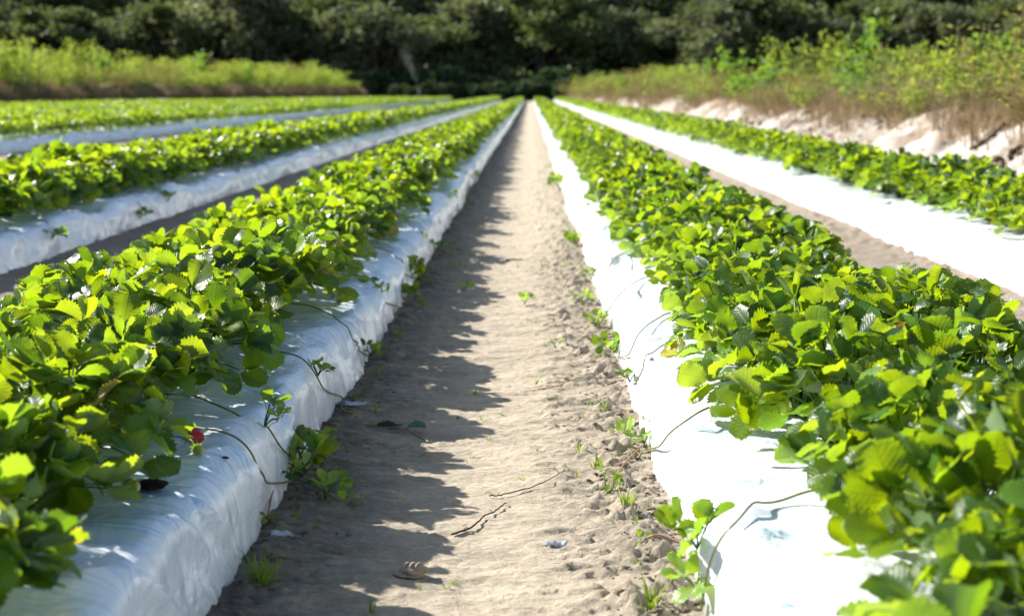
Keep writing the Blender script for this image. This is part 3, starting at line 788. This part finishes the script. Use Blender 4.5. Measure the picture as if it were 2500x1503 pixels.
# fallen leaf
root = obj('fallen_leaf', None, label='wilted dark green leaf lying in the shade on the path', cat='leaf')
rs = np.random.RandomState(21); p = ground_pt(985, 1052, 0.010)
for (dx, dy, L, a) in ((-0.002, 0.002, 0.055, 1.35), (0.008, -0.004, 0.042, -1.25)):
    V, T, U = leaflet(rs, L, L * 0.55, 16, 0.75, 0.3, 2)
    V = V @ roty(0.4).T @ rotz(a).T + p + np.array([dx, dy, 0.003])
    V[:, 2] = np.maximum(V[:, 2], p[2] - 0.008)
    obj('leaflet', Acc().add(V, T, U).mesh('leaflet', M_wilt), root)
strand(root, [p + [0.004, 0, 0], ground_pt(1010, 1058, 0.006), ground_pt(1048, 1074, 0.004)], 0.0017, M_stem, 'stalk')
# scraps and dead bits
def scrap(px, py, sx, sy, txt, seed, mat=M_scrap, name='film_scrap', cat='plastic scrap'):
    rs = np.random.RandomState(seed); xs = np.linspace(-1, 1, 9); X, Y = np.meshgrid(xs, xs)
    k = 1 + 0.35 * np.sin(np.arctan2(Y, X) * 3 + seed) * np.hypot(X, Y)
    Z = 0.004 + 0.006 * fbm(X * 2 + seed, Y * 2, 3)
    V = np.stack([X * sx * k, Y * sy * k, Z], -1).reshape(-1, 3)
    o = obj(name, tri_mesh(name, V, grid(9, 9), mat=mat), loc=ground_pt(px, py, 0.002), label=txt, cat=cat, group='scraps of white film on the soil')
    o.rotation_euler = (0, 0, rs.uniform(-0.5, 0.5))
    sm = o.modifiers.new('thickness', 'SOLIDIFY'); sm.thickness = 0.0008
scrap(862, 1004, 0.026, 0.012, 'crumpled grey film scrap at the foot of the shaded bed', 1)
scrap(1357, 1330, 0.014, 0.007, 'white film scrap on the sunlit right of the path', 2)
scrap(691, 1339, 0.012, 0.004, 'thin white film sliver on dark soil near the shaded bed', 3)
scrap(1598, 1448, 0.016, 0.010, 'white film scrap among clods beside the lower right bed', 4)
for k, (px, py, xc, sx, sy, txt) in enumerate([(667, 972, XCL, 0.011, 0.004, 'black shrivelled scrap on the film shoulder above the berry'), (548, 1121, XCL, 0.006, 0.003, 'tiny black scrap on the film right of the berry'),
                                               (612, 912, XCL, 0.013, 0.0016, 'thin black stalk bit lying on the blue-lit film'), (1652, 922, XCR, 0.003, 0.002, 'black speck on the glaring white film')]):
    rs = np.random.RandomState(30 + k); V, T = lump(rs, 7, 9, sx, sy, 0.0022, 0.6)
    o = obj('dead_scrap', Acc().add(V, T).mesh('dead_scrap', M_deadbit), loc=bed_pt(px, py, xc, 0.003), label=txt, cat='debris', group='black scraps on the film')
    o.rotation_euler = (0, 0.3, 0.9 if k < 2 else 0.1)
# hole in the film
h = bed_pt(369, 1177, XCL, 0.0); h[2] = BED_H + 0.007
V, T = lump(np.random.RandomState(3), 7, 18, 0.024, 0.019, 0.007, 0.12)
o = obj('film_hole', Acc().add(V, T).mesh('film_hole', M_hole), loc=h, label='torn dark planting hole in the film below the red berry', cat='hole')
# clods along the right foot
rs = np.random.RandomState(55)
cl_meshes = []
for k in range(5):
    V, T = lump(rs, 7, 10, 1, rs.uniform(0.7, 1), rs.uniform(0.45, 0.7), 0.45); cl_meshes.append(Acc().add(V, T).mesh('clod', M_clod))
acc = Acc()
for k in range(1500):
    y = 1.75 + rs.exponential(2.2)
    if y > 12: continue
    x = XR + 0.012 - abs(rs.normal(0, 0.06)) if rs.rand() < 0.6 else XL - 0.012 + abs(rs.normal(0, 0.045))
    r = abs(rs.normal(0, 0.0022)) + 0.001
    V, T = lump(rs, 5, 7, r * rs.uniform(0.8, 1.8), r * 0.9, r * 0.6, 0.8)
    acc.add(V + np.array([x, y, float(path_relief(np.array(x), np.array(y), XL, XR)) + r * 0.2]), T)
obj('gravel', acc.mesh('gravel', M_clod, smooth=False), kind='stuff', label='small crumbs of soil along both edges of the path', cat='soil crumbs')

# ------------------------------------------------------------------ berries
def berry_material(name, a, b):
    m = NT(name); pos = m.coords('Object')
    vo = m.n('ShaderNodeTexVoronoi'); m.l(pos, vo.inputs['Vector']); vo.inputs['Scale'].default_value = 260.0
    seed = m.ramp(vo.outputs['Distance'], [(0.18, 1.0), (0.30, 0.0)])
    c = m.mix(m.noise(pos, 70.0, 2.0), a, b); c = m.mix(seed, c, (0.55, 0.40, 0.08))
    return m.done(m.principled(c, 0.28, 0.5, m.bump(m.math('MULTIPLY', seed, -1.0), 0.6, 0.002)).outputs[0])
M_red = berry_material('ripe_berry', (0.45, 0.010, 0.015), (0.32, 0.012, 0.014))
M_green = berry_material('unripe_berry', (0.20, 0.26, 0.05), (0.32, 0.34, 0.10))
def berry(px, py, L, mat, txt, rz, lean):
    root = obj('strawberry', None, loc=bed_pt(px, py, XCL, 0.012), label=txt, cat='strawberry', group='berries on the left bed')
    root.location.z = BED_H + 0.016 + L * 0.28
    t = np.linspace(0, 1, 12); prof = L * 0.42 * np.sin(np.pi * np.clip(t, 0.02, 1) ** 0.72) ** 0.75 + 1e-4
    an = np.linspace(0, 2 * np.pi, 16, endpoint=False)
    V = np.stack([prof[:, None] * np.cos(an), np.broadcast_to(-t[:, None] * L, (12, 16)), prof[:, None] * np.sin(an)], -1).reshape(-1, 3); T = []
    for a in range(11):
        for b in range(16):
            i, j = a * 16 + b, a * 16 + (b + 1) % 16; T += [(i, j, j + 16), (i, j + 16, i + 16)]
    obj('fruit', Acc().add(V, T).mesh('fruit', mat), root)
    acc = Acc()
    for a in np.linspace(0, 2 * np.pi, 9, endpoint=False):
        d = np.array([math.cos(a), 0, math.sin(a)]); s = np.array([-d[2], 0, d[0]])
        P = [(0, 0.001, 0), d * L * 0.28 - s * L * 0.1 + [0, 0.002, 0], d * L * 0.28 + s * L * 0.1 + [0, 0.002, 0], d * L * 0.52 + [0, L * 0.16, 0]]
        acc.add(np.array(P), [(0, 1, 2), (1, 3, 2)], None, 0.4)
    obj('calyx', acc.mesh('calyx', M_grass), root)
    V, T = tube(smooth_path([(0, 0, 0), (-0.005, 0.02, 0.008), (-0.02, 0.06, 0.0)], 8), 0.0014, 5); obj('stalk', Acc().add(V, T).mesh('stalk', M_stem), root)
    root.rotation_euler = (lean, 0, rz)
berry(452, 1085, 0.030, M_red, 'ripe red strawberry lying on the film of the left bed', 1.1, 0.0)
berry(470, 1116, 0.022, M_green, 'unripe green strawberry just below the red one', 0.5, 0.15)
berry(305, 1205, 0.024, M_green, 'pale unripe strawberry beside the torn hole', 0.7, 0.1)
p = at_x(283, 460, -2.20)
root = obj('strawberry', None, loc=p, label='dark red strawberry under leaves on the second left bed', cat='strawberry')
V, T = lump(np.random.RandomState(2), 9, 12, 0.015, 0.015, 0.018, 0.05); obj('fruit', Acc().add(V, T).mesh('fruit', M_red), root)

# ------------------------------------------------------------------ weeds on the banks
def leaf_cards(rs, P, D, size, aspect=0.45, shade=None):
    """folded diamond leaves at points P pointing along D"""
    n = len(P); D = D / (np.linalg.norm(D, axis=1)[:, None] + 1e-9)
    sd = np.cross(D, rs.normal(0, 1, (n, 3))); sd /= np.linalg.norm(sd, axis=1)[:, None] + 1e-9
    nr = np.cross(sd, D); L = (size * rs.uniform(0.6, 1.3, n))[:, None]
    V = np.stack([P, P + D * L * 0.5 + sd * L * aspect + nr * L * 0.12, P + D * L, P + D * L * 0.5 - sd * L * aspect + nr * L * 0.12], 1).reshape(-1, 3)
    b = np.arange(n)[:, None] * 4
    T = np.concatenate([b + [0, 1, 2], b + [0, 2, 3]])
    return V, T, np.repeat(rs.rand(n) if shade is None else np.clip(shade + rs.uniform(-0.2, 0.2, n), 0, 1), 4)
def weed_parts(rs, h, w, nst, leaf, kind):
    st, lf, fl = Acc(), Acc(), Acc()
    for k in range(nst):
        a = rs.uniform(0, 6.28); b = np.array([math.cos(a), math.sin(a), 0]) * w * 0.35 * rs.rand()
        H = h * rs.uniform(0.55, 1.0); top = b + np.array([math.cos(a), math.sin(a), 0]) * w * rs.uniform(0.1, 0.55) + np.array([0, 0, H])
        P = smooth_path([b, (b + top) / 2 + rs.normal(0, 0.06, 3) * h * 0.5, top], 10)
        V, T = tube(P, np.linspace(0.006, 0.002, len(P)) * (h / 1.2), 4); st.add(V, T, None, rs.rand())
        nl = int(rs.uniform(30, 46) * (1.0 if kind != 'broad' else 0.6))
        u = rs.beta(1.6, 1.0, nl); i = np.clip((u * (len(P) - 1)), 0, len(P) - 1.001); j = i.astype(int)
        Q = P[j] * (1 - (i - j))[:, None] + P[j + 1] * (i - j)[:, None]
        D = rs.normal(0, 1, (nl, 3)); D[:, 2] = np.abs(D[:, 2]) * 0.5 + 0.15
        D /= np.linalg.norm(D, axis=1)[:, None]
        Q = Q + D * (rs.rand(nl)[:, None] * w * 0.16)
        V, T, N = leaf_cards(rs, Q, D, leaf, 0.42 if kind == 'broad' else 0.28); lf.add(V, T, None, N)
        if kind == 'flower' and rs.rand() < 0.35:
            c = top + [0, 0, 0.02]
            for q in np.linspace(0, 6.28, 7)[:6]:
                d = np.array([math.cos(q), math.sin(q), 0.25]) * 0.032; s = np.array([-d[1], d[0], 0]) * 0.4
                fl.add(np.array([c, c + d * 0.6 + s, c + d, c + d * 0.6 - s]), [(0, 1, 2), (0, 2, 3)])
    return st, lf, fl
WEED = {}
for kind, mat, lsz in (('fine', M_weed, 0.065), ('flower', M_weed, 0.065), ('broad', M_weed_b, 0.10), ('olive', M_weed_o, 0.055)):
    WEED[kind] = []
    for v in range(4):
        rs = np.random.RandomState(500 + v + hash_k if False else 500 + v * 7 + len(kind))
        s, l, f = weed_parts(rs, 1.0, 0.75 if kind != 'broad' else 0.6, 26 if kind != 'broad' else 14, lsz, kind)
        WEED[kind].append((s.mesh('stem', M_drystalk if kind == 'olive' else M_stem), l.mesh('foliage', mat, False), f.mesh('flower_head', M_flower, False) if f.n else None))
def put_weed(kind, v, loc, h, w, label, group):
    e = obj('weed_bush', None, loc=loc, label=label, cat='weed', group=group)
    s, l, f = WEED[kind][v % 4]
    obj('stem', s, e); obj('foliage', l, e)
    if f: obj('flower_head', f, e)
    e.rotation_euler = (0, 0, RS.uniform(0, 6.28)); e.scale = (w, w, h)
# right bank: nearest weeds first (photo height of the top, pixels, taken along the bank)
y = 8.6; k = 0; KR = ['broad', 'fine', 'olive', 'flower', 'olive', 'olive', 'broad', 'fine', 'olive']
right_weeds = []
while y < 114:
    for row in range(3):
        x = 3.72 + row * 0.55 + RS.uniform(-0.18, 0.18); yy = y + RS.uniform(-0.3, 0.3)
        h = (0.37 + 0.08 * row) * RS.uniform(0.40, 1.45) * (1 + y / 75) * (1.5 if y < 13 else 1.0)
        kind = KR[RS.randint(len(KR))]
        if kind == 'broad' and row == 0 and RS.rand() < 0.6: kind = 'olive'
        right_weeds.append((yy, x, h, kind, row))
    y += 0.70 + y * 0.036
tall = [(2440, 78, 4.3, 'broad'), (2370, 108, 4.4, 'broad'), (2120, 68, 4.8, 'broad'), (2035, 104, 4.6, 'flower'), (1908, 112, 4.5, 'fine'), (2300, 118, 4.3, 'flower'), (1790, 130, 4.6, 'broad'), (2480, 120, 4.2, 'flower'), (2240, 130, 4.2, 'fine')]
for px, py, x, kind in tall:
    p = at_x(px, 225, x); top = EYE + (225 - py) / F_PX * p[1]
    right_weeds.append((p[1], x, (top - 0.48) * 1.12, kind, 9))
right_weeds.sort()
ROWW = {0: 'front', 1: 'middle', 2: 'rear'}
KINDW = {'broad': 'broad-leaved green', 'fine': 'bushy yellow-green', 'olive': 'brownish olive', 'flower': 'yellow-flowered'}
TALLTXT = ['at the right edge of the picture', 'standing above the sand near the right edge', 'rising as a slim spire', 'just left of the slim spire', 'with two raised tips', 'above a pale dry stalk', 'highest toward the far end', 'cut by the picture edge', 'between the spire and the large one']
cnt, ti = {}, 0
for (yy, x, h, kind, row) in right_weeds:
    if row == 9:
        lab = 'tall %s weed above the sandy bank, %s tall one counted from the right' % (KINDW[kind], ordinal(ti)); ti += 1
    else:
        c = cnt.get((kind, row), 0); cnt[(kind, row)] = c + 1
        lab = '%s weed, %s of its kind along the %s row above the sand' % (KINDW[kind], ordinal(c), ROWW[row])
    put_weed(kind, RS.randint(4), (x, yy, 0.47), h, (0.62 + 0.35 * RS.rand()) * (1 + yy / 60) if row != 9 else max(0.55, h * 0.55) * (1 + yy / 80), lab, 'weeds above the sandy bank')
# left bank
y = 44.0; cnt = {}
while y < 116:
    for row in range(3):
        yy = y + RS.uniform(-0.8, 0.8); x = left_bank_x(yy) - 1.0 - row * 1.2 + RS.uniform(-0.3, 0.3)
        top = (1.58 + 0.14 * math.sin(y * 0.33) + 0.12 * math.sin(y * 0.81) + 0.12 * row) * RS.uniform(0.42, 1.25) * (1.15 if y < 58 else 1.0 - 0.10 * (y - 58) / 60)
        kind = ['fine', 'flower', 'fine', 'broad', 'fine', 'olive', 'flower', 'fine'][RS.randint(8)]
        c = cnt.get((kind, row), 0); cnt[(kind, row)] = c + 1
        put_weed(kind, RS.randint(4), (x, yy, 0.92), top, RS.uniform(1.2, 2.3),
                 '%s weed, %s of its kind along the %s row of the left bank' % (KINDW[kind], ordinal(c), ROWW[row]), 'weeds on the left bank')
    y += 2.0
# dry grass on the edges of both banks
def dry_band(y0, y1, n, xf, zf, hs, name, label, seed):
    rs = np.random.RandomState(seed); acc = Acc()
    for _ in range(n):
        y = y0 * (y1 / y0) ** rs.rand(); x = xf(y, rs); z = zf(x, y); far = 1 + y / 35
        nb = rs.randint(7, 13); h = hs * rs.uniform(0.4, 1.2) * (1 + y / 120)
        V_, T_, U_, N_ = tuft(rs, nb, h, h * 0.9, 0.0035 * far).arrays()
        acc.add(V_ + np.array([x, y, z]), T_, U_, N_)
    obj(name, acc.mesh(name, M_dry), kind='stuff', label=label, cat='dry grass')
def rb_z(x, y):
    t = min(1, max(0, (x - 2.6) / 1.15)); return -0.05 + 0.53 * t * t * (3 - 2 * t)
dry_band(7.5, 116, 3800, lambda y, rs: 3.70 - abs(rs.normal(0, 0.22)) * (1 + y / 60) + rs.uniform(0, 0.9), rb_z, 0.40, 'dry_grass', 'brown dry grass and stalks fringing the top of the sandy bank', 5)
dry_band(42, 115, 2400, lambda y, rs: left_bank_x(y) - 0.35 - abs(rs.normal(0, 0.4)), lambda x, y: 0.95 * min(1, max(0, (left_bank_x(y) - x) / 1.1)) - 0.03, 0.42, 'dry_grass', 'brown dry grass along the foot of the left weedy bank', 6)
# pale dry stalks standing among the right weeds
for k, (px, py, hgt, txt) in enumerate([(2195, 150, 0.75, 'pale tall dry stalk clump between green weeds'), (2405, 232, 0.30, 'orange-brown dry stalk on the sand edge near the right side'), (2030, 180, 0.5, 'brown dry stalk clump above the dark gully')]):
    p = at_x(px, 262, 3.62); rs = np.random.RandomState(700 + k)
    obj('dry_stalk', tuft(rs, 22 if k != 1 else 7, hgt, 0.12, 0.007).mesh('dry_stalk', M_dry), loc=(3.62, p[1], 0.44), label=txt, cat='dry stalk', group='dry stalks on the bank')

# tubes added for a dark gully and strips on the sandy slope
def bank_pt(px, py):
    d = ray(px, py)
    for t in np.arange(5, 30, 0.01):
        p = np.array([0, 0, EYE]) + d * t
        if p[0] > 2.62 and p[2] < rb_z(p[0], p[1]) + 0.05: return p + [0, 0, 0.015]
    return p
acc = Acc(); rs = np.random.RandomState(91)
for k in range(700):
    y = 7.5 + rs.exponential(9.0); x = rs.uniform(2.75, 3.75); r = abs(rs.normal(0, 0.012)) + 0.004
    V, T = lump(rs, 5, 7, r * rs.uniform(0.8, 1.6), r, r * 0.7, 0.8)
    acc.add(V + np.array([x, y, rb_z(x, y) + 0.01]), T)
obj('rubble', acc.mesh('rubble', M_clod, smooth=False), kind='stuff', label='loose dark crumbs of earth strewn over the sandy slope', cat='soil crumbs')
for k, (pts, r0, txt) in enumerate([([(1926, 314), (1950, 296), (1972, 280), (2003, 262)], 0.034, 'dark strip added for the gully slanting down the sandy slope'),
                                    ([(2366, 372), (2410, 345), (2450, 312), (2492, 290)], 0.020, 'long brown strip added on the sand near the right edge'),
                                    ([(2462, 388), (2480, 372), (2499, 362)], 0.022, 'short dark strip cut by the right edge of the picture')]):
    P = smooth_path([bank_pt(*q) for q in pts], 18); P = P + np.random.RandomState(k).normal(0, 0.006, P.shape)
    V, T = tube(P, r0 * (1 + 0.35 * np.sin(np.arange(len(P)) * 1.7)) * np.linspace(1, 0.6, len(P)), 7)
    obj('slope_strip', Acc().add(V, T).mesh('slope_strip', M_twig if k != 1 else M_bark), label=txt, cat='root', group='strips on the sandy slope')

# ------------------------------------------------------------------ treeline
def tree_parts(rs, h, w, n_leaf, mat, leafsz):
    tr, cr = Acc(), Acc()
    P = smooth_path([(0, 0, -0.3), (rs.uniform(-.3, .3), rs.uniform(-.3, .3), h * 0.3), (rs.uniform(-.6, .6), rs.uniform(-.6, .6), h * 0.75)], 10)
    V, T = tube(P, np.linspace(0.30, 0.08, len(P)), 8); tr.add(V, T)
    lobes = []
    for k in range(34):
        a = rs.uniform(0, 6.28); zz = h * rs.uniform(0.08, 0.93); q = math.sqrt(max(0.05, 1 - ((zz / h - 0.45) / 0.58) ** 2)) * w * 0.5
        c = np.array([math.cos(a) * q * rs.uniform(0.45, 1), math.sin(a) * q * rs.uniform(0.45, 1), zz])
        r = rs.uniform(0.07, 0.21) * w; lobes.append((c, np.array([r, r, r * rs.uniform(0.6, 0.85)])))
        s = P[min(len(P) - 1, int(rs.uniform(0.25, 0.9) * len(P)))]
        V, T = tube(smooth_path([s, (s + c) / 2 + [0, 0, 0.3], c], 6), np.linspace(0.09, 0.025, 7), 5); tr.add(V, T)
    lobes.append((np.array([0, 0, h * 0.85]), np.array([w * 0.22, w * 0.22, h * 0.15])))
    per = n_leaf // len(lobes)
    for c, r in lobes:
        D = rs.normal(0, 1, (per, 3)); D /= np.linalg.norm(D, axis=1)[:, None]
        Q = c + D * r * (rs.rand(per)[:, None] ** 0.55) * 1.12 * (1 + 0.35 * vnoise(D[:, :1] * 4 + c[0], D[:, 1:2] * 4 + c[2]))
        D2 = D + rs.normal(0, 0.8, D.shape)
        V, T, N = leaf_cards(rs, Q, D2, leafsz, 0.5, np.full(per, rs.uniform(0.2, 0.8))); cr.add(V, T, None, N)
    return tr.mesh('trunk', M_bark), cr.mesh('crown', mat, False)
TREES = [tree_parts(np.random.RandomState(900 + v), 9.0, 8.0, 15000, M_tree[v % 2], 0.33) for v in range(6)]
def put_tree(x, y, h, w, v, label, group):
    e = obj('oak_tree', None, loc=(x, y, -0.1), label=label, cat='tree', group=group)
    t, c = TREES[v % len(TREES)]
    obj('trunk', t, e); obj('crown', c, e)
    e.rotation_euler = (0, 0, RS.uniform(0, 6.28)); e.scale = (w / 8.0, w / 8.0, h / 9.0)
i = 0
front = []
for px, top, Y, w in ((-20, 10, 131, 9), (130, 40, 129, 8.5), (290, 60, 132, 8), (440, 25, 130, 8.5), (600, -15, 131, 9), (770, 15, 133, 8.5), (925, 25, 128, 8.5), (1070, 60, 133, 7.5), (1190, 10, 135, 8.5), (1330, -15, 131, 9), (1480, 40, 134, 8),
                      (1590, 70, 133, 7), (1715, 8, 129, 8.5), (1850, 0, 132, 9), (1990, 55, 129, 7.5), (2110, 20, 133, 8.5), (2260, 30, 130, 8.5), (2400, 22, 131, 8), (2530, 0, 129, 9)):
    front.append(((px - 1294) / F_PX * Y, Y, EYE + (225 - top) / F_PX * Y + 0.6, w * 1.25))
for i, (x, y, h, w) in enumerate(front):
    put_tree(x, y, h, w, i, 'dark bushy tree, %s from the left in the front of the treeline' % ordinal(i), 'trees in the treeline')
for i in range(17):
    x = -56 + i * 6.7 + RS.uniform(-1, 1)
    hh = RS.uniform(12.5, 15.0) if x < 10 else (9.4 if 12 < x < 19 else RS.uniform(12.4, 13.6))
    put_tree(x, 143 + RS.uniform(-2, 2), hh, 11, i + 3, 'taller dark tree behind, %s from the left in the second row' % ordinal(i), 'trees behind the treeline')
for i in range(11):
    x = -60 + i * 11.5
    put_tree(x, 152 + RS.uniform(-2, 2), (14 if x < 8 else (9.0 if x < 19 else 13.2)), 13, i + 1, 'hindmost dark tree, %s from the left in the last row' % ordinal(i), 'trees at the very back')
def shrub_mesh(seed, mat, leafsz=0.2, n=3200):
    rs = np.random.RandomState(seed); st, lf = Acc(), Acc()
    for k in range(9):
        a = rs.uniform(0, 6.28); r = rs.uniform(0, 0.6); c = np.array([math.cos(a) * r, math.sin(a) * r, rs.uniform(0.3, 0.75)])
        V, T = tube(smooth_path([(0, 0, 0), c * 0.5 + [0, 0, 0.1], c], 6), 0.015, 4); st.add(V, T)
        D = rs.normal(0, 1, (n // 9, 3)); D /= np.linalg.norm(D, axis=1)[:, None]
        V, T, N = leaf_cards(rs, c + D * 0.36 * rs.rand(n // 9)[:, None] ** 0.4, D + rs.normal(0, 0.7, D.shape), leafsz, 0.5); lf.add(V, T, None, N)
    return st.mesh('stem', M_bark), lf.mesh('foliage', mat, False)
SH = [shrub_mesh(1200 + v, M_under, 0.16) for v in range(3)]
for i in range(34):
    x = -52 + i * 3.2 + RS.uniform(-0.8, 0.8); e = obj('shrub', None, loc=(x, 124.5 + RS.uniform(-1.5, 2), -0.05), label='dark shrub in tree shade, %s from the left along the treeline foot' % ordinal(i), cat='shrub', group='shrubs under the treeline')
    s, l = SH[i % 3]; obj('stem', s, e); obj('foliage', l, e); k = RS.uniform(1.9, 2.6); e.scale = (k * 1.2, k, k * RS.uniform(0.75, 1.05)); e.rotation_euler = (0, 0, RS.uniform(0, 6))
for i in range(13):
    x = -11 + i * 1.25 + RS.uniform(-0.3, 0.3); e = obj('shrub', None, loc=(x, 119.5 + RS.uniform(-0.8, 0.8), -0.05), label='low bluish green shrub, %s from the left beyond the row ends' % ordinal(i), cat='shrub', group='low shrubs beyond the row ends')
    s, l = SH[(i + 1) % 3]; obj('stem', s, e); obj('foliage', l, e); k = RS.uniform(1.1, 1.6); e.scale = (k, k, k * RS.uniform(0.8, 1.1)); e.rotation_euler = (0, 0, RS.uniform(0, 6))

# ------------------------------------------------------------------ sprinkler and its spray
p = at_x(1024, 225, -6.45)
root = obj('sprinkler', None, loc=(p[0], p[1], 0.0), label='thin grey sprinkler riser spraying water at the far end of the field', cat='sprinkler')
V, T = tube(np.array([[0, 0, 0], [0, 0, 0.4], [0, 0, 0.78]]), 0.022, 8); obj('riser', Acc().add(V, T).mesh('riser', M_pipe), root)
V, T = tube(np.array([[-0.09, 0, 0.80], [0, 0, 0.80], [0.07, 0, 0.86]]), np.array([0.03, 0.035, 0.02]), 8); obj('nozzle', Acc().add(V, T).mesh('nozzle', M_pipe), root)
ms = NT('water_spray'); vol = ms.n('ShaderNodeVolumeScatter'); vol.inputs['Color'].default_value = (0.95, 0.97, 1, 1); vol.inputs['Density'].default_value = 0.10; vol.inputs['Anisotropy'].default_value = 0.35
sz = ms.n('ShaderNodeSeparateXYZ'); ms.l(ms.n('ShaderNodeUVMap').outputs[0] if False else ms.coords('Object'), sz.inputs[0])
# distance from the jet's own curved axis (object space), so that the plume thins outwards and upwards
hh = ms.math('DIVIDE', ms.math('SUBTRACT', sz.outputs[2], 0.86), 2.5, clamp=True)
axx = ms.math('MULTIPLY', hh, -1.0)
rr = ms.math('SQRT', ms.math('ADD', ms.math('POWER', ms.math('ABSOLUTE', ms.math('SUBTRACT', sz.outputs[0], axx)), 2.0), ms.math('POWER', ms.math('ABSOLUTE', sz.outputs[1]), 2.0)))
wd = ms.math('ADD', ms.math('MULTIPLY', hh, 0.62), 0.06)
core = ms.math('SUBTRACT', 1.0, ms.math('DIVIDE', rr, wd), clamp=True)
den = ms.math('MULTIPLY', ms.math('POWER', core, 1.4), ms.math('SUBTRACT', 1.0, ms.math('POWER', hh, 3.0), clamp=True))
ms.l(ms.math('MULTIPLY', den, 0.16), vol.inputs['Density'])
ms.l(vol.outputs[0], ms.out.inputs['Volume'])
for k, (ax, az, r1) in enumerate(((-1.0, 2.5, 0.68),)):
    P = smooth_path([(0, 0, 0.86), (ax * 0.45, 0, 0.86 + az * 0.45), (ax, 0, 0.86 + az)], 10)
    V, T = tube(P, np.concatenate([np.linspace(0.05, r1, 8), [r1 * 0.95, r1 * 0.6, r1 * 0.15]])[:len(P)], 12)
    obj('mist', Acc().add(V, T).mesh('mist', ms.m), loc=(p[0], p[1], 0), kind='stuff', label='pale plume of sprinkler spray against the dark trees', cat='spray')
